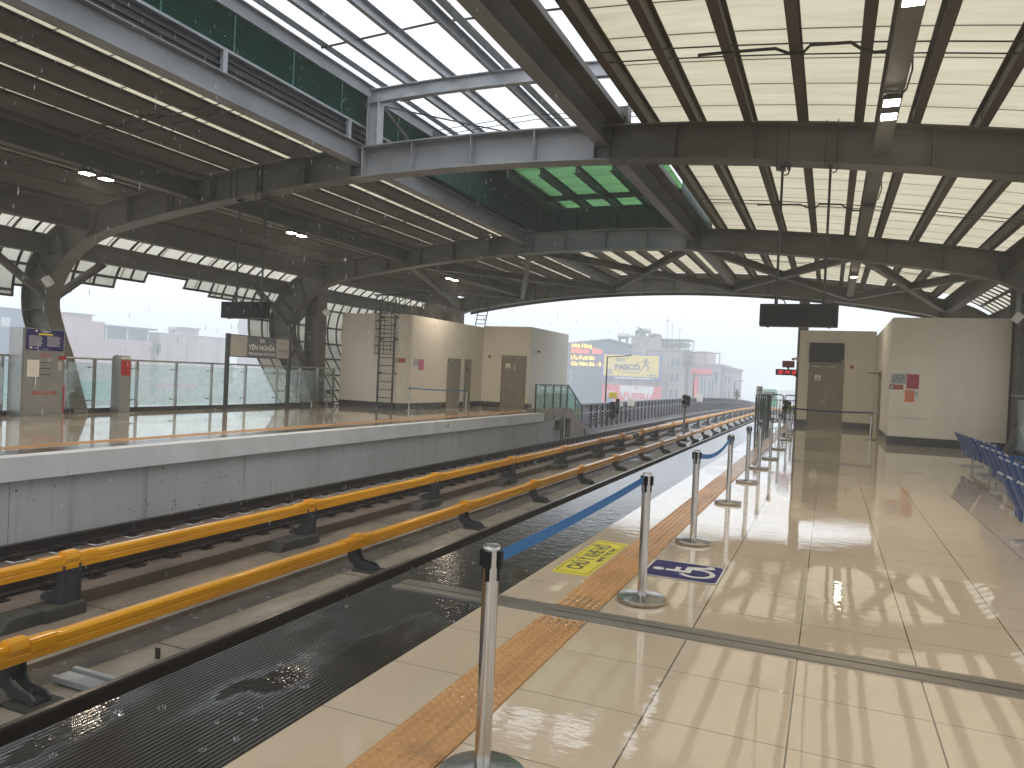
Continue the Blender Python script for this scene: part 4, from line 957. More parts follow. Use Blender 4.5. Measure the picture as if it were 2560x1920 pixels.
LAB = ['nearest stainless barrier post, base cut by the bottom of the photo', 'barrier post standing beside the wheelchair floor sign', 'third barrier post from the camera, first past the wheelchair sign',
       'barrier post receiving the short dark blue belt, fourth from the camera', 'fifth barrier post from the camera along the tactile strip', 'sixth barrier post from the camera along the tactile strip',
       'seventh barrier post from the camera along the tactile strip', 'eighth barrier post from the camera, third before the gate end', 'ninth barrier post, last but one before the platform end gate', 'last barrier post of the tactile strip row, by the room corner']
p0 = barrier_post(PX, YS[0], LAB[0]); posts = [p0]
for y, l in zip(YS[1:], LAB[1:]):
    dx = 0.05 if y > 16 else 0.0
    posts.append(copy_tree(p0, (dx, y-YS[0], 0), label=l))
pe = copy_tree(p0, (1.264-PX, 26.38-YS[0], 0), label='lone barrier post before the side door of the right room')
fa = copy_tree(p0, (-14.97-PX, 25.15-YS[0], 0), label='left one of two barrier posts before the left room doors')
fb = copy_tree(p0, (-12.85-PX, 25.85-YS[0], 0), label='right one of two barrier posts before the left room doors')
belt(posts[0], (PX+0.02, YS[0]+0.045), (PX-0.02, YS[1]-0.045), 0.012)
belt(posts[2], (PX+0.0, YS[2]+0.045), (PX, YS[3]-0.045), 0.10)
belt(posts[8], (PX+0.05, YS[8]+0.045), (PX+0.05, YS[9]-0.045), 0.12)
belt(posts[9], (PX+0.10, YS[9]), (1.22, 26.38), 0.03, 0.05, 'navy')
belt(fa, (-14.93, 25.17), (-12.9, 25.84), 0.02)

# ------------------------------------------------------------------ stickers on the floor
ms = solo('gap_warning_sign', MB().box(-1.985, -1.68, 5.64, 6.965, 0.004, 0.0055), 'sign_yellow', 'yellow gap warning sticker on the platform edge tiles', 'floor sign')
b = MB()
for x0, x1, y0, y1 in ((-1.965,-1.960,5.70,6.905),(-1.705,-1.700,5.70,6.905),(-1.965,-1.70,5.70,5.706),(-1.965,-1.70,6.90,6.906)): b.box(x0, x1, y0, y1, 0.0056, 0.0062)
onto(ms, 'border', b, 'ink')
onto(ms, 'lettering', words('CHÚ Ý KHE HỞ', 0.185, (-1.795, 6.30, 0.0058), (0,1,0), (-1,0,0), 0.0003, 0.98, bold=0.005), 'ink')
onto(ms, 'lettering', words('MIND THE GAP', 0.066, (-1.722, 6.42, 0.0058), (0,1,0), (-1,0,0), 0.0003, 0.56, bold=0.002), 'ink')
def rounded(x0, x1, y0, y1, r, n=6):
    P = []
    for cx, cy, a0 in ((x1-r,y1-r,0),(x0+r,y1-r,PI/2),(x0+r,y0+r,PI),(x1-r,y0+r,1.5*PI)):
        P += [(cx+r*math.cos(a0+PI/2*k/n), cy+r*math.sin(a0+PI/2*k/n)) for k in range(n+1)]
    return P
wc = solo('wheelchair_sign', MB().prism(rounded(-1.335, -0.735, 5.965, 6.535, 0.05), 'z', 0.004, 0.0052), 'sign_text', 'navy wheelchair symbol sticker on the floor tiles beside the second post', 'floor sign')
onto(wc, 'field', MB().prism(rounded(-1.322, -0.748, 5.978, 6.522, 0.045), 'z', 0.0053, 0.0060), 'navy')
b = MB()
def W(u, v): return (-1.035-v, 6.25+u, 0.0066)            # u: reading direction (+y), v: up in the symbol (-x)
def flatbar(p, q, wd): b.bar(W(*p), W(*q), wd, 0.0008, (0,0,1))
k = 18; c0 = (-0.03, 0.205)
b.prism([(W(c0[0]+0.047*math.cos(2*PI*i/k), c0[1]+0.047*math.sin(2*PI*i/k))[:2]) for i in range(k)], 'z', 0.0062, 0.0070)
def stroke(pts, wd):                                                # a flat polyline stroke with mitred corners
    P = [Vector(p) for p in pts]; A, B = [], []
    for i, p in enumerate(P):
        d0 = (P[i]-P[i-1]).normalized() if i else (P[1]-P[0]).normalized(); d1 = (P[i+1]-P[i]).normalized() if i < len(P)-1 else d0
        n = Vector((-(d0+d1).y, (d0+d1).x)).normalized(); n *= wd/2/max(0.4, n.dot(Vector((-d0.y, d0.x))))
        A.append(p+n); B.append(p-n)
    for i in range(len(P)-1): b.prism([W(q.x, q.y)[:2] for q in (A[i], A[i+1], B[i+1], B[i])], 'z', 0.0062, 0.0070)
stroke([(-0.03, 0.145), (-0.025, -0.03), (0.12, -0.03), (0.185, -0.195), (0.235, -0.175)], 0.055)
stroke([(-0.005, 0.06), (0.10, 0.06)], 0.042)
for i in range(30):
    a, e = math.radians(118+262*i/30), math.radians(118+262*(i+1)/30); r0, r1, cc = 0.108, 0.150, (-0.035, -0.105)
    b.prism([W(cc[0]+r*math.cos(t_), cc[1]+r*math.sin(t_))[:2] for r, t_ in ((r0,a),(r1,a),(r1,e),(r0,e))], 'z', 0.0062, 0.00705)
onto(wc, 'symbol', b, 'sign_text')

# ------------------------------------------------------------------ left platform: balustrade, cabinet, help point, name sign
def balustrade(x, ys, zr, label, s=1, extra=None):
    t = thing('glass_balustrade', label, 'balustrade', (x, ys[0], 0), 'glass balustrades')
    part('handrail', MB().tube([(x+0.06*s, ys[0], zr), (x+0.06*s, ys[-1], zr)], 0.028, 10), 'satin', t, smooth=True)
    part('kerb', MB().box(x-0.10, x+0.10, ys[0], ys[-1], 0.0, 0.13), 'skirting', t)
    for y in ys:
        b = MB(); b.box(x-0.005, x+0.06, y-0.035, y-0.022, 0.13, zr-0.01); b.box(x-0.005, x+0.06, y+0.022, y+0.035, 0.13, zr-0.01); b.box(x+0.0, x+0.05, y-0.022, y+0.022, 0.13, 0.30); b.box(x, x+0.05, y-0.022, y+0.022, zr-0.3, zr-0.02)
        o = part('post', b, 'satin', t)
        c = MB()
        for z in (0.34, zr-0.24): c.tube([(x, y-0.16, z), (x+0.01, y+0.0, z)], 0.011, 6); c.box(x-0.015, x+0.015, y-0.18, y-0.15, z-0.02, z+0.02)
        k = part('clip', c, 'dark', t); k.parent = o
    for a, e in zip(ys[:-1], ys[1:]): part('glass_pane', MB().box(x-0.035, x-0.023, a+0.03, e-0.03, 0.135, zr-0.11), 'glass', t)
    return t
balustrade(-18.62, [6.0, 8.6, 10.3, 11.93, 13.6, 14.43, 15.80, 17.22, 18.66, 20.2, 21.8, 23.1, 24.15, 25.2], 1.485, 'long glass balustrade with steel posts along the back of the left platform')
balustrade(4.75, [14.0, 17.0, 20.0, 22.4, 24.72], 1.60, 'glass balustrade beside the right room at the frame edge', -1)
# cabinet
cb = thing('fire_cabinet', 'tall stainless fire cabinet with navy panel on the left platform', 'cabinet', (-18.2, 12.55, 0))
part('body', MB().box(-18.50, -17.995, 12.02, 13.10, 0.02, 2.18), 'satin', cb, bev=0.006)
part('plinth', MB().box(-18.50, -17.97, 12.0, 13.12, 0.0, 0.06), 'satin', cb)
for z0, z1 in ((0.08, 0.90), (0.93, 1.62)):
    d = part('door', MB().box(-17.995, -17.978, 12.045, 13.075, z0, z1), 'satin', cb, bev=0.004)
part('info_panel', MB().box(-17.995, -17.975, 12.10, 13.06, 1.64, 2.155), 'navy', cb)
X = -17.9745
b = MB()
for k in range(10):
    z = 1.985-0.026*k
    b.box(X, X+0.001, 12.16, 12.16+0.30+0.05*((k*5)%4)/3, z, z+0.008); b.box(X, X+0.001, 12.62, 12.62+0.30+0.06*((k*3)%4)/3, z, z+0.008)
b.box(X, X+0.001, 12.44, 12.72, 2.115, 2.128); b.box(X, X+0.001, 12.50, 12.66, 2.09, 2.10); b.box(X, X+0.001, 12.50, 12.66, 1.668, 1.676); b.box(X, X+0.001, 12.26, 12.38, 1.69, 1.702)
part('print_line', b, 'sign_text', cb)
part('yellow_band', MB().box(X, X+0.0015, 12.40, 12.76, 2.02, 2.06), 'sign_yellow', cb)
for y, z in ((12.21, 1.70), (12.34, 2.115)): part('round_mark', MB().prism([(y+0.027*math.cos(2*PI*k/16), z+0.027*math.sin(2*PI*k/16)) for k in range(16)], 'x', X, X+0.0015), 'sign_text', cb)
part('lettering', words('PCCC', 0.125, (X-0.003, 12.60, 1.475), (0,1,0), (0,0,1), 0.001, 0.24, bold=0.003), 'red_print', cb)
part('lettering', words('BÌNH CỨU HỎA', 0.125, (X-0.003, 12.60, 0.54), (0,1,0), (0,0,1), 0.001, 0.62, bold=0.003), 'red_print', cb)
pp = part('paper', MB().box(-17.978, -17.975, 12.14, 12.44, 0.985, 1.40), 'paper', cb)
for k in range(9): q = part('paper_line', MB().box(-17.9748, -17.974, 12.18, 12.40, 1.02+0.04*k, 1.026+0.04*k), 'grey_paper', cb); q.parent = pp
for z in (1.34, 1.19, 1.04): part('vent_slot', MB().bar((-17.976, 12.47, z), (-17.976, 12.73, z+0.008), 0.004, 0.016), 'black', cb)
part('alarm_box', MB().box(-17.98, -17.92, 12.96, 13.10, 1.43, 1.52), 'red', cb, bev=0.006); part('tape', MB().box(-17.978, -17.974, 12.93, 13.03, 1.14, 1.40), 'sign_pale', cb)
part('red_edge', MB().box(-18.02, -17.98, 13.10, 13.13, 0.03, 0.78), 'red', cb)
pu = thing('pipe_stub', 'bent steel pipe stub beside the leftmost curved leg', 'pipe', (-18.2, 13.45, 0))
part('pipe', MB().tube([(-18.2, 13.45, 0), (-18.2, 13.45, 0.56), (-18.2, 13.48, 0.62), (-18.2, 13.56, 0.63)], 0.022, 8), 'satin', pu, smooth=True)
# help point
hp = thing('help_point', 'slim stainless help post with red panel before the glass balustrade', 'help point', (-18.25, 15.0, 0))
prof = [(-18.42, 0.02), (-18.08, 0.02), (-18.08, 1.50)]+[(-18.25+0.17*math.cos(a), 1.50+0.12*math.sin(a)) for a in [PI*k/8 for k in range(1, 8)]]+[(-18.42, 1.50)]
part('body', MB().prism(prof, 'y', 14.82, 15.18), 'satin', hp, bev=0.008)
part('base_plate', MB().box(-18.5, -18.0, 14.70, 15.26, 0, 0.022), 'satin', hp)
part('red_panel', MB().box(-18.079, -18.074, 14.85, 15.15, 1.05, 1.48), 'red', hp)
part('panel_mark', MB().prism([(15.0+0.035*math.cos(2*PI*k/14), 1.37+0.035*math.sin(2*PI*k/14)) for k in range(14)], 'x', -18.0738, -18.072).box(-18.0738, -18.072, 14.92, 15.08, 1.24, 1.26).box(-18.0738, -18.072, 14.90, 15.10, 1.12, 1.13), 'dark_red', hp)
# name sign
sn = thing('station_name_sign', 'grey station name sign on dark posts on the left platform', 'sign', (-18.2, 20.4, 0))
for y in (18.90, 21.93): part('post', MB().box(-18.24, -18.14, y-0.055, y+0.055, 0.0, 2.50), 'dark', sn)
part('frame', MB().box(-18.235, -18.145, 18.955, 21.875, 1.74, 2.485), 'dark', sn)
part('side_panel', MB().box(-18.145, -18.140, 18.98, 19.735, 1.775, 2.455), 'sign_pale', sn); part('side_panel', MB().box(-18.145, -18.140, 21.185, 21.85, 1.775, 2.455), 'sign_pale', sn)
part('name_panel', MB().box(-18.145, -18.138, 19.74, 21.18, 1.775, 2.455), 'sign_grey', sn)
def L(txt, size, y, z, width, m, bold=0.0, x=-18.139): part('lettering', words(txt, size, (x, y, z), (0,1,0), (0,0,1), 0.0015, width, bold=bold), m, sn)
L('GA', 0.17, 20.46, 2.28, 0.25, 'sign_text', 0.003); L('YÊN NGHĨA', 0.235, 20.46, 2.015, 1.30, 'sign_text', 0.006); L('YEN NGHIA STATION', 0.13, 20.46, 1.835, 1.32, 'sign_text', 0.003)
L('VĂN KHÊ', 0.14, 21.52, 1.99, 0.55, 'ink', 0.002, -18.141); L('VAN KHE STATION', 0.05, 21.52, 1.92, 0.5, 'ink', 0.0, -18.141); L('Ga trước', 0.07, 21.52, 2.31, 0.28, 'ink', 0.0, -18.141) if False else None
L('Ga tiếp theo', 0.07, 21.52, 2.29, 0.34, 'ink', 0.0, -18.141); L('Next station', 0.05, 21.52, 2.23, 0.34, 'ink', 0.0, -18.141)
L('Ga đầu tiên', 0.07, 19.38, 2.34, 0.40, 'sign_grey', 0.0, -18.141); L('First station', 0.05, 19.38, 2.28, 0.34, 'sign_grey', 0.0, -18.141)
# small valve by the balustrade end
vb = thing('valve_box', 'small dark valve box with pale pipes at the left room corner', 'valve box', (-18.4, 24.7, 0))
part('box', MB().box(-18.45, -18.30, 24.55, 24.80, 0.48, 0.62), 'black', vb, bev=0.008); part('pipe', MB().tube([(-18.35, 24.52, 0.0), (-18.35, 24.52, 0.46), (-18.35, 24.8, 0.46)], 0.018, 6), 'steel_pale', vb); part('pipe', MB().tube([(-18.35, 24.45, 0.0), (-18.35, 24.45, 0.50)], 0.018, 6), 'steel_pale', vb)
part('mark', MB().box(-18.298, -18.296, 24.62, 24.74, 0.52, 0.58), 'sign_text', vb)
# paper on the far coping
dn = solo('coping_notice', MB().box(-11.099, -11.096, 20.86, 21.24, -0.26, 0.0), 'paper', 'white notice stuck on the far platform coping', 'notice')
b = MB()
for k in range(4): b.box(-11.0955, -11.095, 21.02, 21.20, -0.22+0.05*k, -0.20+0.05*k)
b.box(-11.0955, -11.095, 20.89, 20.96, -0.2, -0.12); onto(dn, 'print_line', b, 'ink')
# box and pipes on the far wall
eb = thing('junction_box', 'dark electrical box with pipes on the far platform wall end', 'junction box', (-11.1, 31.9, -1.2))
part('box', MB().box(-11.19, -11.0, 31.5, 32.0, -0.80, -0.40), 'dark', eb, bev=0.01)
for y in (32.15, 32.4): part('pipe', MB().tube([(-11.12, y, -1.3), (-11.12, y, -0.32)], 0.035, 8), 'steel', eb, smooth=True)
part('pipe', MB().tube([(-11.1, 32.0, -0.74), (-11.1, 32.15, -0.74)], 0.02, 6), 'dark', eb)
# end stairs with glass railing
es = thing('end_stairs', 'concrete stairs going down at the end of the left platform', 'stairs', (-11.2, 34.0, -1.2))
part('stringer', MB().prism([(33.6,0.14),(35.75,-0.82),(35.75,-1.3),(33.6,-1.3)], 'x', -11.42, -11.17), 'bed_pale', es)
b = MB()
for k in range(6): b.box(-11.93, -11.42, 33.6+0.34*k, 33.6+0.34*(k+1), -1.36, -0.05-0.18*k)
part('steps', b, 'bed_pale', es); part('kerb', MB().box(-11.5, -11.1, 35.8, 36.3, -1.36, -0.95), 'bed_pale', es)
gr = thing('glass_railing', 'dark framed glass railing over the end stairs of the left platform', 'railing', (-11.3, 31.5, 0.14), 'glass balustrades')
part('top_rail', MB().tube([(-11.3, 29.2, 1.19), (-11.3, 33.4, 1.19), (-11.3, 35.7, 0.12)], 0.03, 8), 'dark', gr, smooth=True)
for y in (29.22, 30.3, 31.4, 32.4, 33.35): part('post', MB().box(-11.33, -11.27, y-0.025, y+0.025, 0.0, 1.18), 'dark', gr)
for y, z0, z1 in ((34.55, -0.4, 0.66), (35.68, -0.9, 0.12)): part('post', MB().box(-11.33, -11.27, y-0.025, y+0.025, z0, z1), 'dark', gr)
for a, e in ((29.25,30.27),(30.33,31.37),(31.43,32.37),(32.43,33.32)): part('glass_pane', MB().box(-11.306, -11.294, a, e, 0.15, 1.15), 'glass_green', gr)
part('glass_pane', MB().prism([(33.4,0.15),(34.52,-0.36),(34.52,0.62),(33.4,1.14)], 'x', -11.306, -11.294), 'glass_green', gr); part('glass_pane', MB().prism([(34.58,-0.38),(35.65,-0.86),(35.65,0.10),(34.58,0.60)], 'x', -11.306, -11.294), 'glass_green', gr)
gt = thing('bar_gate', 'dark barred gate seen through the stair glass of the left platform', 'gate', (-12.0, 33.55, 0.0), 'barred gates at the platform ends')
def leaf(t, x0, x1, y, z0, z1):
    b = MB(); r = 0.024
    b.tube([(x0, y, z0), (x0, y, z1-0.08), (x0+0.03, y, z1-0.02), (x0+0.09, y, z1), (x1-0.09, y, z1), (x1-0.03, y, z1-0.02), (x1, y, z1-0.08), (x1, y, z0)], r, 8); b.tube([(x0, y, z0+0.02), (x1, y, z0+0.02)], r, 8); b.tube([(x0, y, z1-0.22), (x1, y, z1-0.22)], 0.018, 6)
    o = part('gate_leaf', b, 'dark', t, smooth=True); c = MB(); n = 4
    for k in range(1, n): x = x0+(x1-x0)*k/n; c.tube([(x, y, z0+0.02), (x, y, z1-0.22)], 0.013, 6)
    q = part('bars', c, 'dark', t); q.parent = o
leaf(gt, -12.75, -12.15, 33.55, 0.1, 1.1); leaf(gt, -12.08, -11.45, 33.55, 0.1, 1.1)

# ------------------------------------------------------------------ near platform end: screens, gates, signs, signals
ft = thing('glass_screen', 'narrow glass and bar screen along the near platform edge end', 'screen', (-2.3, 30, 0), 'glass balustrades')
part('top_rail', MB().tube([(-2.3, 27.1, 1.24), (-2.34, 32.9, 1.22)], 0.026, 8), 'dark', ft)
for k in range(7): y = 27.1+5.7*k/6; part('post', MB().box(-2.335, -2.275, y-0.03, y+0.03, 0.0, 1.23), 'dark', ft)
for k in range(6): y = 27.1+5.7*k/6; part('glass_pane', MB().box(-2.312, -2.300, y+0.05, y+0.90, 0.12, 1.16), 'glass_green', ft)
g2 = thing('bar_gate', 'double barred gate closing the near platform end', 'gate', (-1.7, 33.3, 0), 'barred gates at the platform ends')
leaf(g2, -2.24, -1.77, 33.3, 0.18, 1.22); leaf(g2, -1.70, -1.25, 33.3, 0.18, 1.22)
part('post', MB().box(-2.34, -2.27, 33.26, 33.34, 0, 1.22), 'dark', g2)
ss = thing('end_sign', 'small grey sign on a post at the near platform edge screen', 'sign', (-2.21, 26.95, 0))
part('post', MB().tube([(-2.21, 26.95, 0), (-2.21, 26.95, 1.3)], 0.02, 8), 'dark', ss); part('plate', MB().box(-2.30, -2.11, 26.90, 26.93, 1.27, 1.545), 'satin', ss)
part('print_mark', MB().box(-2.27, -2.22, 26.895, 26.8985, 1.48, 1.50).box(-2.20, -2.14, 26.895, 26.8985, 1.45, 1.49).box(-2.27, -2.21, 26.895, 26.8985, 1.38, 1.41).box(-2.20, -2.13, 26.895, 26.8985, 1.37, 1.41).box(-2.2, -2.15, 26.895, 26.8985, 1.31, 1.34), 'ink', ss)
def signal(x, y, z0, zh, label, yellow=False):
    t = thing('track_signal', label, 'signal', (x, y, z0), 'black track signals')
    part('post', MB().tube([(x, y, z0), (x, y, zh-0.06)], 0.055, 10), 'steel_pale', t); part('cap_plate', MB().box(x-0.12, x+0.12, y-0.12, y+0.12, zh-0.08, zh), 'steel', t)
    part('foot', MB().box(x-0.16, x+0.16, y-0.16, y+0.16, z0, z0+0.28), 'dark', t, bev=0.01)
    for k, (dx, zz) in enumerate(((0.02, zh+0.16), (0.05, zh+0.42))):
        b = MB(); b.tube([(x+dx, y+0.1, zz), (x+dx, y-0.12, zz)], 0.14, 14); b.tube([(x+dx-0.02, y-0.12, zz+0.02), (x+dx-0.04, y-0.34, zz+0.02)], [0.13, 0.11], 14)
        part('signal_head', b, 'black', t, smooth=True)
    part('bracket', MB().box(x+0.13, x+0.24, y-0.05, y+0.05, zh+0.0, zh+0.42).box(x+0.19, x+0.26, y-0.2, y+0.02, zh+0.36, zh+0.48), 'black', t, bev=0.01)
    if yellow: part('yellow_box', MB().box(x+0.18, x+0.42, y-0.22, y-0.02, zh-0.06, zh+0.30), 'yellow_box', t, bev=0.01)
signal(-6.45, 36.9, -1.3, 0.42, 'black two headed signal on a grey post between the tracks')
signal(-1.83, 36.4, -1.3, 0.42, 'black signal with a yellow box behind the platform end gate', True)
ye = thing('trackside_box', 'yellow topped black equipment on the left parapet wall', 'equipment', (-11.9, 43.4, -0.3))
part('yellow_box', MB().box(-12.05, -11.6, 43.2, 43.5, 0.42, 0.78), 'yellow_box', ye, bev=0.015); part('stand', MB().box(-12.0, -11.62, 43.25, 43.5, -0.75, 0.22).box(-11.62, -11.42, 43.2, 43.45, -0.5, 0.42), 'black', ye, bev=0.03)
part('side_box', MB().box(-11.42, -11.25, 43.3, 43.5, -0.05, 0.22), 'lime', ye, bev=0.01); part('cable', MB().tube([(-11.65, 43.2, 0.2), (-11.55, 43.1, -0.1), (-11.68, 43.15, -0.5), (-11.6, 43.2, -0.9)], 0.03, 6), 'dark', ye)
solo('parapet_box', MB().box(-11.95, -11.55, 47.2, 47.6, -0.12, 0.32).box(-11.93, -11.57, 47.22, 47.58, 0.32, 0.35), 'lime', 'pale grey box on the left parapet below the red billboard', 'equipment', bev=0.02)
for y, l in ((74.5, 'hazy white box on the parapet beside the thin lamp post'), (107.0, 'faint cross shaped signal on the distant parapet')):
    g = grade(y)
    if y < 80: solo('parapet_box', MB().box(-12.0, -11.4, y, y+0.5, -0.2+g, 0.55+g).box(-11.98, -11.42, y+0.02, y+0.48, 0.55+g, 0.60+g), 'lime', l, 'equipment', bev=0.02)
    else: solo('parapet_signal', MB().box(-12.1, -11.3, y, y+0.3, 0.5+g, 0.75+g).box(-11.85, -11.55, y, y+0.3, -0.6+g, 1.5+g).lathe([(0.3,0.9),(0.3,1.2)], (-11.7, y, g), 10), 'steel', l, 'signal')

# ------------------------------------------------------------------ blue seats
def seat_bench(x, y0, n, label, face=1):
    t = thing('seat_bench', label, 'bench', (x, y0, 0), 'blue platform seats')
    P = 0.455
    part('beam', MB().box(x+face*0.18-0.03, x+face*0.18+0.03, y0-0.1, y0+P*n-0.05, 0.22, 0.27), 'satin', t)
    for y in (y0+0.12, y0+P*n-0.28): part('leg', MB().box(x+face*0.18-0.025, x+face*0.18+0.025, y-0.03, y+0.03, 0.03, 0.22).box(x+face*0.18-0.22, x+face*0.18+0.22, y-0.03, y+0.03, 0.0, 0.03), 'satin', t)
    for k in range(n):
        yc = y0+P*k+0.2; prof = [(0.44,0.335),(0.42,0.362),(0.30,0.352),(0.10,0.335),(0.03,0.345),(-0.02,0.40),(-0.07,0.51),(-0.125,0.64),(-0.16,0.715),(-0.178,0.728)]
        rings = []
        for (dx, z) in prof:
            hw = 0.218 if z < 0.6 else 0.218-(z-0.6)*0.5
            row = []
            for i in range(9):
                v = -1+2*i/8; curl = 0.045*v*v
                row.append((x+face*(dx+(curl*0.6 if z > 0.38 else 0)), yc+hw*v, z+(curl if z < 0.38 else 0)))
            rings.append(row)
        th = [[(p[0]-face*0.016, p[1], p[2]-0.012) for p in r] for r in rings]
        sh = part('seat_shell', MB().loft([r+list(reversed(q)) for r, q in zip(rings, th)]), 'seat', t, smooth=True)
        lip = []                                                   # the skirt under the shell narrows downwards
        for (dx, z, hw) in ((-0.045,0.43,0.215),(-0.02,0.36,0.20),(0.0,0.29,0.165),(0.012,0.235,0.125)):
            row = [(x+face*(dx+0.03*(-1+2*i/8)**2), yc+hw*(-1+2*i/8), z) for i in range(9)]
            lip.append(row+[(p[0]+face*0.014, p[1], p[2]) for p in reversed(row)])
        q = part('seat_skirt', MB().loft(lip), 'seat', t, smooth=True); q.parent = sh
        q = part('seat_rim', MB().tube([(x-face*0.175, yc-0.12, 0.718), (x-face*0.182, yc-0.07, 0.734), (x-face*0.182, yc+0.07, 0.734), (x-face*0.175, yc+0.12, 0.718)], 0.013, 8), 'seat_end', t, smooth=True); q.parent = sh
        q = part('seat_joint', MB().prism([(yc+0.195, 0.25), (yc+0.262, 0.25), (yc+0.232, 0.44), (yc+0.224, 0.44)], 'x', x+face*0.02-0.012, x+face*0.02+0.012), 'seat_end', t); q.parent = sh
    return t
sb = seat_bench(2.78, 17.1, 5, 'farthest row of blue seats, nearest the right room wall')
for d, l in (((0, -2.5, 0), 'second farthest row of blue seats on the right platform'), ((-0.25, -4.75, 0), 'blue seats jutting out before the second farthest row'), ((-0.43, -7.2, 0), 'blue seats at the right picture edge, next to nearest row'), ((-0.86, -9.6, 0), 'nearest row of blue seats, cut by the right picture edge')): copy_tree(sb, d, label=l)
seat_bench(3.75, 12.6, 5, 'blue seats facing the track, backing the jutting row', -1)
seat_bench(3.85, 15.4, 5, 'blue seats facing the track, behind the farthest row', -1)

# ------------------------------------------------------------------ the train in the haze
tz = -1.0+grade(134)
tr = thing('metro_train', 'hazy green and white metro train approaching on the far track', 'train', (-9.5, 134, tz))
sec = [(-1.38,0.25),(-1.42,1.2),(-1.40,2.6),(-1.2,3.45),(-0.8,3.72),(0.8,3.72),(1.2,3.45),(1.40,2.6),(1.42,1.2),(1.38,0.25)]
M['train_white'] = mat('train_white_paint', (0.6,0.62,0.62), 0.3); M['train_green'] = mat('train_green_paint', (0.02,0.33,0.17), 0.3)
X0 = -9.35
b = MB(); b.loft([[(X0+x*k_, y, tz+(z-0.25)*kz+0.25) for x, z in sec] for y, k_, kz in ((134.0,0.88,0.95),(134.35,0.97,0.99),(135.2,1,1),(210,1,1))]); part('body', b, 'train_white', tr, smooth=True)
part('windscreen', MB().box(X0-0.95, X0+0.95, 133.93, 134.02, tz+1.9, tz+3.1), 'screen', tr, bev=0.05)
part('green_mask', MB().box(X0-1.22, X0-0.97, 133.9, 134.3, tz+0.5, tz+3.2).box(X0+0.97, X0+1.22, 133.9, 134.3, tz+0.5, tz+3.2).box(X0-1.22, X0+1.22, 133.88, 134.1, tz+0.6, tz+1.75).box(X0-1.1, X0+1.1, 133.95, 134.3, tz+3.2, tz+3.5), 'train_green', tr, bev=0.06)
for s in (-1, 1): part('headlight', MB().lathe([(0.13,0.0),(0.13,0.12)], (X0+s*0.8, 133.82, tz+1.15), 12), 'white', tr)
part('bogie', MB().box(X0-1.0, X0+1.0, 135, 138, tz, tz+0.5), 'dark', tr)

# ------------------------------------------------------------------ the town in the haze
M['slate_wall'] = mat('slate_wall_cladding', (0.085,0.125,0.155), 0.7, (0.07,0.10,0.125), (0.3,0.3,0.1))
M['mauve_wall'] = mat('mauve_plaster', (0.36,0.31,0.33), 0.8, (0.28,0.25,0.27), (0.3,0.3,0.12))
M['tan_wall'] = mat('tan_plaster', (0.37,0.33,0.28), 0.8, (0.27,0.24,0.21), (0.3,0.3,0.12))
M['pink_wall'] = mat('faded_pink_plaster', (0.46,0.33,0.32), 0.8, (0.38,0.28,0.275), (0.3,0.3,0.1))
M['stained_wall'] = mat('rain_stained_render', (0.42,0.39,0.37), 0.8, (0.24,0.21,0.20), (0.45,0.45,0.06), 0.45, 0.7)
M['window'] = mat('dark_window_glass', (0.06,0.09,0.115), 0.15)
M['window_pale'] = mat('pale_curtained_window', (0.55,0.58,0.60), 0.3)
M['roof_blue'] = mat('blue_grey_sheet_roof', (0.13,0.20,0.25), 0.5)
M['teal'] = mat('teal_sheet', (0.03,0.36,0.30), 0.5)
M['magenta'] = mat('magenta_sign', (0.75,0.08,0.45), 0.5)
M['purple'] = mat('purple_sign_frame', (0.12,0.10,0.32), 0.5)
M['ad_yellow'] = mat('yellow_sign_print', (0.80,0.62,0.13), 0.5)
M['ad_red'] = mat('red_sign_print', (0.75,0.07,0.09), 0.5)
M['ad_ink'] = mat('navy_sign_ink', (0.05,0.05,0.17), 0.5)
M['leaf'] = mat('foliage', (0.045,0.085,0.03), 0.6, (0.075,0.12,0.05), 1.2)
M['bark'] = mat('bark', (0.07,0.055,0.045), 0.8)
def bld(name, label, m, x0, x1, y0, y1, z1, z0=-9.0, roof=None, group='houses beyond the station'):
    t = thing(name, label, 'building', ((x0+x1)/2, (y0+y1)/2, z0), group)
    part('wall', MB().box(x0, x1, y0, y1, z0, z1), m, t)
    b = MB(); b.box(x0-0.2, x1+0.2, y0-0.2, y1+0.2, z1+0.002, z1+0.22)
    if roof: part('roof', b, roof, t)
    return t
def win_y(t, y, x0, x1, z0, z1, m='window', n=2):
    f = part('window', MB().box(x0, x1, y-0.10, y-0.02, z0, z1), 'window_pale', t)
    w_ = (x1-x0)/n
    for k in range(n):
        g = part('pane', MB().box(x0+k*w_+0.06, x0+(k+1)*w_-0.06, y-0.13, y-0.101, z0+0.07, z1-0.07), m, t); g.parent = f
def tank(x, y, z, r, ln, axis, label):
    t = thing('water_tank', label, 'water tank', (x, y, z), 'rooftop water tanks')
    d = (ln/2, 0, 0) if axis == 'x' else (0, ln/2, 0)
    b = MB(); c = Vector((x, y, z+0.5+r)); dv = Vector(d); b.tube([c-dv*1.08, c-dv, c+dv, c+dv*1.08], [r*0.7, r, r, r*0.7], 16); part('tank', b, 'satin', t, smooth=True)
    for s in (-0.7, 0.7): q = c+dv*s; part('stand', MB().box(q.x-0.08-(r*0.6 if axis=='y' else 0), q.x+0.08+(r*0.6 if axis=='y' else 0), q.y-0.08-(r*0.6 if axis=='x' else 0), q.y+0.08+(r*0.6 if axis=='x' else 0), z, z+0.62), 'steel', t)
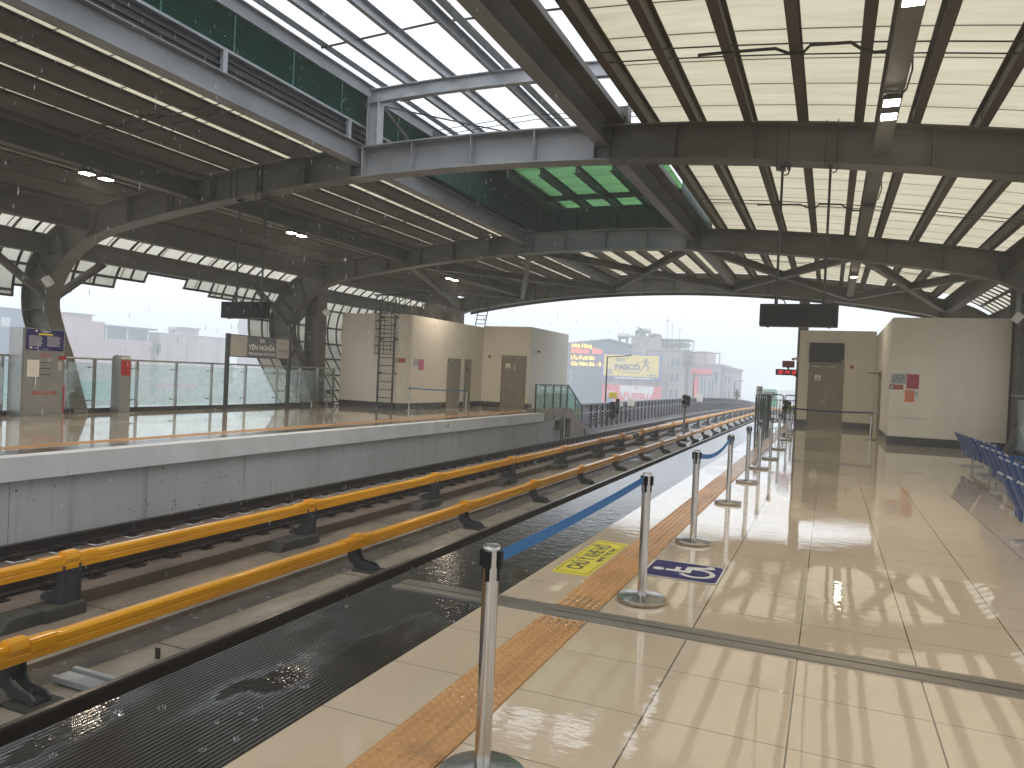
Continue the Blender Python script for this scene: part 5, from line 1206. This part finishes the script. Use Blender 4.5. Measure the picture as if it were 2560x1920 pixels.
def clump(b, c, r, n, sz):
    for _ in range(n):
        v = Vector((random.gauss(0,1), random.gauss(0,1), random.gauss(0,1))).normalized()*(random.random()**0.4)
        p = Vector(c)+Vector((v.x*r[0], v.y*r[1], v.z*r[2])); a = Vector((random.gauss(0,1), random.gauss(0,1), random.gauss(0,1))).normalized(); e = a.orthogonal().normalized(); s = sz*random.uniform(0.5,1.3)
        b.add([p-a*s, p+e*s*0.5, p+a*s, p-e*s*0.5], [(0,1,2,3)])
# the street block beyond the parapet, drawn in small units and set down about 240 m up the line
BLOCK = (2.4, (-24.5, 100.0, -9.0), (-58.8, 240.0, -23.78))
# slate building with lit letters
sl = thing('slate_building', 'dark slate building with glowing letters high on its wall', 'building', (-29.8, 107, -9), 'houses beyond the station')
part('wall', MB().prism([(-34.2,-9),(-25.4,-9),(-25.4,6.3),(-28.1,6.95),(-34.2,6.25)], 'y', 100, 114), 'slate_wall', sl)
part('roof', MB().prism([(-34.5,6.26),(-28.1,6.97),(-25.1,6.3),(-25.1,6.42),(-28.1,7.12),(-34.5,6.4)], 'y', 99.8, 114.2), 'roof_blue', sl)
win_y(sl, 100, -34.1, -33.5, 0.9, 2.5, 'window', 1)
def LY(t, txt, size, x, z, width, m, y, bold=0.0, name='lettering', depth=0.03): return part(name, words(txt, size, (x, y, z), (1,0,0), (0,0,1), depth, width, bold=bold), m, t)
LY(sl, 'Nhà Hàng', 0.72, -32.1, 5.80, 2.9, 'led_yellow', 99.9, 0.022); LY(sl, 'Minh Bò', 0.95, -31.35, 5.02, 4.5, 'led_orange', 99.9, 0.03)
LY(sl, 'Lẩu Đuôi Bò', 0.72, -31.9, 4.12, 3.4, 'led_yellow', 99.9, 0.022); LY(sl, 'Các Món Bò - Bê', 0.72, -31.2, 3.28, 4.75, 'led_yellow', 99.9, 0.022)
tank(-27.0, 103, 6.75, 0.42, 1.5, 'x', 'steel water tank on the slate building roof')
# tan houses and the rooftop pergola
h1 = bld('tan_house', 'narrow tall tan house between the slate building and the pergola house', 'tan_wall', -25.38, -23.2, 101.0, 112, 7.45, roof='mauve_wall'); win_y(h1, 101.0, -24.5, -24.0, 6.3, 6.8, 'window', 1); win_y(h1, 101.0, -25.0, -23.6, 5.2, 5.6)
h2 = bld('tan_house', 'tan house with a steel pergola and vines on its roof', 'tan_wall', -23.18, -17.95, 101.2, 112, 5.75, roof='mauve_wall')
part('upper_wall', MB().box(-23.18, -21.3, 101.3, 111, 5.98, 7.4), 'tan_wall', h2)
b = MB()
for x in (-21.2, -20.0, -18.8, -17.7):
    for y in (101.5, 105.5): b.box(x-0.05, x+0.05, y-0.05, y+0.05, 5.97, 7.2)
b.box(-21.4, -17.5, 101.2, 105.8, 7.2, 7.34); part('pergola', b, 'dark', h2)
for z in (3.6, 1.6, -0.6): win_y(h2, 101.2, -19.9, -18.6, z, z+1.3)
win_y(h2, 101.2, -20.3, -20.02, -1.0, 4.6, 'window', 1)
for (c, r, n, l) in [((-19.0,101.0,6.5),(1.9,0.7,0.5),420,'green vines hanging in the rooftop pergola'), ((-17.5,100.8,4.6),(0.7,0.5,1.5),330,'climbing plant spilling down the pergola house corner'), ((-24.2,101.6,8.1),(0.9,0.8,0.7),260,'bushy rooftop plants on the narrow tan house'), ((-22.2,101.8,7.75),(0.9,0.6,0.35),160,'low rooftop plants beside the pergola')]:
    b = MB(); clump(b, c, r, n, 0.17); solo('roof_plant', b, 'leaf', l, 'plant', 'plants on the roofs')
tank(-23.9, 104, 7.67, 0.35, 1.0, 'x', 'steel water tank on the narrow tan house roof')
for x, z in ((-20.9, 10.2), (-20.2, 9.6), (-19.2, 9.0), (-25.0, 9.2)):
    solo('roof_antenna', MB().box(x-0.025, x+0.025, 103, 103.05, 5.9, z).box(x-0.3, x+0.3, 103.0, 103.03, z-0.25, z-0.2), 'dark', {-20.9:'tallest thin roof antenna behind the pergola', -20.2:'middle thin roof antenna behind the pergola', -19.2:'shortest thin roof antenna behind the pergola', -25.0:'thin antenna on the narrow tan house'}[x], 'antenna', 'roof antennas')
h3 = bld('signed_house', 'mauve house with a pink red shop sign and roof frame', 'mauve_wall', -17.6, -13.5, 102, 114, 4.0, roof='mauve_wall')
b = MB()
for x in (-17.4, -15.5, -13.6): b.box(x-0.05, x+0.05, 102.1, 102.2, 4.22, 5.6)
b.box(-17.5, -13.5, 102.0, 102.3, 5.55, 5.68); part('roof_frame', b, 'dark', h3); part('roof_room', MB().box(-17.0, -15.2, 104, 110, 4.23, 5.9), 'pink_wall', h3)
part('shop_sign', MB().box(-17.3, -14.5, 101.7, 101.95, 2.75, 3.45), 'ad_red', h3); part('banner', MB().box(-16.9, -16.2, 101.8, 101.97, -0.4, 2.3), 'ad_red', h3)
for x in (-15.9, -14.9): win_y(h3, 102, x, x+0.75, -0.5, 2.3)
win_y(h3, 102, -14.2, -13.6, 1.5, 3.4, 'window', 1)
h4 = bld('end_house', 'last pale house of the row, fading into the haze', 'mauve_wall', -13.4, -11.9, 104, 114, 3.6, roof='tan_wall'); win_y(h4, 104, -13.1, -12.2, 1.6, 2.8); win_y(h4, 104, -13.1, -12.2, -0.6, 0.8)
# the two billboards
bb = thing('billboard', 'yellow paint billboard with a purple frame before the tan houses', 'billboard', (-24.66, 98.5, -9), 'billboards')
for x in (-28.3, -24.7, -21.0): part('mast', MB().box(x-0.15, x+0.15, 98.9, 99.2, -9, 4.9), 'steel', bb)
part('frame', MB().box(-28.78, -20.55, 98.5, 98.9, 1.58, 5.08), 'purple', bb); part('face', MB().box(-28.38, -20.86, 98.46, 98.499, 2.02, 4.88), 'ad_yellow', bb)
LY(bb, 'SƠN', 0.62, -26.1, 4.02, 1.25, 'ad_ink', 98.44, 0.012); LY(bb, 'PASCO', 1.0, -25.1, 2.95, 3.4, 'ad_ink', 98.44, 0.035)
b = MB()                                                             # a running thrower holding a long pole
for p, q, wd in (((-22.62,4.22),(-22.62,3.72),0.30),((-22.6,3.75),(-22.95,3.3),0.16),((-22.95,3.3),(-23.35,2.75),0.10),((-22.6,3.72),(-22.2,3.35),0.15),((-22.2,3.35),(-22.35,2.9),0.10),((-22.6,4.1),(-23.2,4.05),0.10),((-23.2,4.05),(-24.0,3.75),0.05),((-22.6,4.08),(-22.05,3.95),0.08),((-22.35,2.92),(-22.15,2.9),0.08)): b.bar((p[0],98.44,p[1]), (q[0],98.44,q[1]), 0.03, wd, (0.01,0,1) if abs(p[0]-q[0]) > 0.01 else (1,0,0))
b.prism([(-22.60+0.14*math.cos(2*PI*k/12), 4.36+0.14*math.sin(2*PI*k/12)) for k in range(12)], 'y', 98.425, 98.455); part('figure_mark', b, 'ad_ink', bb)
part('print_line', MB().box(-25.9, -23.4, 98.44, 98.458, 2.52, 2.64).box(-22.4, -21.2, 98.44, 98.458, 2.2, 2.42), 'tan_wall', bb)
part('corner_print', MB().box(-28.0, -27.15, 98.43, 98.459, 2.25, 2.95), 'mauve_wall', bb)
b = MB(); x = -26.8
for wd in (0.35,0.5,0.8,0.55,0.9,0.5,0.7,1.2,0.35): b.box(x, x+wd*0.75, 98.47, 98.498, 1.70, 1.90); x += wd*0.92
part('print_line', b, 'sign_text', bb)
fb_ = thing('billboard', 'red and white paint billboard below the yellow one', 'billboard', (-24.5, 98.6, -9), 'billboards')
part('frame', MB().box(-28.5, -20.5, 98.6, 98.9, -1.9, 0.82), 'ad_red', fb_)
part('white_field', MB().prism([(-26.1,0.80)]+[(-23.75+2.35*math.cos(a)*(1.0 if math.sin(a) < 0 else 1), 0.80+2.45*math.sin(a)) for a in [PI+PI*k/24 for k in range(1, 24)] if 0.80+2.45*math.sin(a) > -1.88]+[(-21.4,0.80)], 'y', 98.56, 98.598), 'sign_text', fb_)
LY(fb_, 'SƠN', 0.62, -27.3, -0.42, 1.25, 'sign_text', 98.55, 0.014); LY(fb_, 'FUJISU', 1.12, -23.78, -0.92, 3.4, 'ad_red', 98.54, 0.03)
b = MB()
for k in range(8): a = PI*k/8; b.bar((-23.75-0.16*math.cos(a), 98.55, 0.5-0.16*math.sin(a)), (-23.75+0.16*math.cos(a), 98.55, 0.5+0.16*math.sin(a)), 0.02, 0.05, (0.3,0,0.95))
part('star_mark', b, 'ad_red', fb_); part('corner_print', MB().box(-27.9, -26.9, 98.55, 98.59, -1.75, -0.85), 'purple', fb_)
part('back_wall', MB().box(-28.4, -20.4, 98.92, 99.0, -1.9, 1.57), 'mauve_wall', fb_)
BLOCK = None
# left of the station
K = 3.0
def q(y): return y*K
def zz(z): return 1.56+(z-1.56)*K
XA = -60*K
a = bld('pink_house', 'pale pink house with a parapet roof seen left behind the balustrade', 'pink_wall', XA-14, XA, q(43.7), q(47.4), zz(4.62))
part('roof_room', MB().box(XA-9, XA-0.5, q(44.0), q(46.3), zz(4.62), zz(5.12)), 'pink_wall', a); part('roof', MB().box(XA-9.4, XA+0.1, q(43.8), q(46.45), zz(5.12)+0.01, zz(5.2)), 'mauve_wall', a)
a = bld('glazed_house', 'pink house with a blue glazed top floor', 'pink_wall', XA-14, XA, q(47.45), q(52.5), zz(3.2))
part('glazing', MB().box(XA-12, XA-0.3, q(47.5), q(52.2), zz(3.2), zz(4.25)), 'window', a)
for y in (47.6, 49.8, 52.1): part('pillar', MB().box(XA-0.3, XA+0.05, q(y)-0.15, q(y)+0.2, zz(3.2), zz(4.25)), 'window_pale', a)
part('roof', MB().box(XA-13, XA+0.6, q(47.3), q(53.0), zz(4.27), zz(4.42)), 'roof_blue', a)
a = bld('stained_house', 'rain stained blank concrete house with a water tank on its roof', 'stained_wall', XA-16, XA, q(53.4), q(62.2), zz(4.05), roof='mauve_wall')
part('roof_room', MB().box(XA-4, XA-1, q(56.6), q(58.6), zz(4.2), zz(4.75)), 'stained_wall', a); part('roof_room_cap', MB().box(XA-4.3, XA-0.7, q(56.4), q(58.8), zz(4.76), zz(4.88)), 'mauve_wall', a)
tank(XA-2, q(55.5), zz(4.19), 0.75, 2.0, 'y', 'big steel water tank on the stained concrete house')
a = bld('distant_block', 'faint taller block behind the station name sign', 'mauve_wall', XA-40, XA-22, q(78), q(94), zz(7.4), roof='tan_wall')
a = bld('blue_house', 'pale blue house at the left edge behind the curved steel leg', 'roof_blue', XA-12, XA, q(33), q(40.2), zz(5.0), roof='roof_blue'); part('window', MB().box(XA-0.1, XA+0.08, q(38.3), q(39.0), zz(3.6), zz(4.3)), 'window_pale', a)
a = bld('low_house', 'low pale house at the left edge with a blue sheet roof', 'stained_wall', XA+4, XA+14, q(29), q(33.5), zz(2.5)); part('roof', MB().prism([(q(28.5), zz(2.5)), (q(34.0), zz(2.5)), (q(31.2), zz(3.1))], 'x', XA+3.6, XA+14.4), 'roof_blue', a)
solo('teal_sheet_fence', MB().box(XA+18, XA+18.3, q(34), q(46), -9, zz(-0.55)).box(XA+17.8, XA+18.5, q(34), q(46), zz(-0.55), zz(-0.48)), 'teal', 'teal sheet fence seen through the left balustrade glass', 'fence')
mg = thing('shop_sign', 'magenta shop sign seen through the left balustrade glass', 'sign', (XA+10.2, q(52), -9))
part('board', MB().box(XA+10, XA+10.3, q(50.2), q(54.8), zz(-1.1), zz(-0.75)), 'magenta', mg); [part('post', MB().box(XA+10.05, XA+10.25, q(y), q(y)+0.25, -9, zz(-1.1)), 'steel', mg) for y in (51, 54)]
def tree(x, y, zt, r, label):
    t = thing('tree', label, 'tree', (x, y, -9), 'trees left of the station'); hgt = zt+9
    b = MB(); b.tube([(x, y, -9), (x+0.1, y, -9+hgt*0.4), (x, y+0.2, -9+hgt*0.75)], [0.35, 0.25, 0.1], 8)
    for k in range(5): an = k*1.3; b.tube([(x, y, -9+hgt*(0.4+0.06*k)), (x+math.cos(an)*r*0.7, y+math.sin(an)*r*0.7, -9+hgt*(0.62+0.05*k))], [0.13, 0.04], 6)
    part('trunk', b, 'bark', t, smooth=True); c = MB()
    for k in range(16):
        an = random.uniform(0, 2*PI); rr = random.uniform(0.1, 0.85)*r; z = zt-r*random.uniform(0.3, 2.0)
        clump(c, (x+math.cos(an)*rr, y+math.sin(an)*rr, z), (r*0.38, r*0.38, r*0.3), 130, 0.22)
    part('crown', c, 'leaf', t)
tree(XA+3, q(52.0), zz(3.3), 1.7, 'hazy tree between the pink and the stained houses')
tree(XA+14, q(57.5), zz(1.6), 3.2, 'hazy green tree under the station name sign')
tree(XA+10, q(40.5), zz(1.2), 2.6, 'faint tree low at the left behind the fire cabinet')

# ------------------------------------------------------------------ rain and splashes
def rain_mat():
    m = bpy.data.materials.new('rain_water'); m.use_nodes = True; t = m.node_tree; t.nodes.clear()
    o = N(t, 'ShaderNodeOutputMaterial'); a = N(t, 'ShaderNodeBsdfTranslucent'); g = N(t, 'ShaderNodeBsdfGlossy'); d = N(t, 'ShaderNodeBsdfTransparent'); m1 = N(t, 'ShaderNodeMixShader'); m2 = N(t, 'ShaderNodeMixShader')
    a.inputs[0].default_value = (0.92,0.94,0.96,1); g.inputs['Roughness'].default_value = 0.1
    m1.inputs[0].default_value = 0.35; m2.inputs[0].default_value = 0.35
    t.links.new(a.outputs[0], m1.inputs[1]); t.links.new(g.outputs[0], m1.inputs[2]); t.links.new(m1.outputs[0], m2.inputs[1]); t.links.new(d.outputs[0], m2.inputs[2]); t.links.new(m2.outputs[0], o.inputs[0]); return m
M['rain'] = rain_mat()
b = MB()
def drop(x, y, z, r, ln):
    s = random.uniform(-0.25, 0.25)
    b.add([(x+s*ln*0.5, y, z+ln), (x+r, y, z), (x, y+r, z), (x-r, y, z), (x, y-r, z), (x-s*ln*0.3, y, z-ln*0.6)], [(0,1,2),(0,2,3),(0,3,4),(0,4,1),(5,2,1),(5,3,2),(5,4,3),(5,1,4)])
for _ in range(2400):
    y = random.uniform(2.0, 20.0); z = random.uniform(-1.0, 8.2); x = random.uniform(-9.6, -3.3)-0.05*(8-z)*random.random()
    if z < 1.6 and random.random() < 0.65: continue
    d = math.hypot(x, y); k = min(1.0, d/9.0)
    drop(x, y, z, random.uniform(0.003, 0.0068)*(0.35+0.65*k), random.uniform(0.016, 0.055))
for _ in range(900): drop(random.uniform(-30, -21.5), random.uniform(4, 34), random.uniform(-2, 8), 0.005, random.uniform(0.02, 0.04))
for _ in range(900): drop(random.uniform(-14, 3), random.uniform(37, 60), random.uniform(-1, 9), 0.006, random.uniform(0.02, 0.045))
struct('rain', b, 'rain', 'stuff')
b = MB()
for _ in range(70):
    x = random.uniform(-2.9, -2.12) if random.random() < 0.72 else random.uniform(-2.1, -0.2)
    y = 1.6+12*random.random()**1.3
    if x > -2.0 and y < 6: continue
    r = random.uniform(0.005, 0.015); n = 8; ph = random.random()*6
    for k in range(n):
        a = ph+2*PI*k/n; rr = r*random.uniform(0.85, 1.15); h = random.uniform(0.003, 0.010)*(1 if random.random() < 0.75 else 1.8)
        p = (x+rr*math.cos(a), y+rr*math.sin(a), 0.004); w0 = 0.0022
        b.add([(p[0]-w0, p[1], p[2]), (p[0]+w0, p[1]+w0, p[2]), (p[0], p[1]-w0, p[2]), (p[0]+0.5*r*math.cos(a), p[1]+0.5*r*math.sin(a), p[2]+h)], [(0,1,3),(1,2,3),(2,0,3)])
for _ in range(260):
    x = random.uniform(-7.5, -4.7); y = 3+16*random.random(); r = random.uniform(0.01, 0.025); ph = random.random()*6
    zb = -1.345 if x < -6.75 else -1.40 if x < -5.95 else -1.22
    for k in range(7):
        a = ph+2*PI*k/7; p = (x+r*math.cos(a), y+r*math.sin(a), zb+0.002); h = random.uniform(0.008, 0.03)
        b.add([(p[0]-0.005, p[1], p[2]), (p[0]+0.005, p[1]+0.005, p[2]), (p[0], p[1]-0.005, p[2]), (p[0]+0.5*r*math.cos(a), p[1]+0.5*r*math.sin(a), p[2]+h)], [(0,1,3),(1,2,3),(2,0,3)])
struct('rain_splash', b, 'rain', 'stuff')

# ------------------------------------------------------------------ haze: the rain filled air
hm = bpy.data.materials.new('rain_haze'); hm.use_nodes = True; t = hm.node_tree; t.nodes.clear()
o = N(t, 'ShaderNodeOutputMaterial'); v = N(t, 'ShaderNodeVolumePrincipled'); v.inputs['Color'].default_value = (0.93,0.96,1.0,1); v.inputs['Density'].default_value = 0.0032; v.inputs['Anisotropy'].default_value = 0.2
t.links.new(v.outputs[0], o.inputs['Volume']); M['haze'] = hm
hz = struct('haze', MB().box(-430, 430, -330, 480, -10.4, 26.0), 'haze', 'stuff')
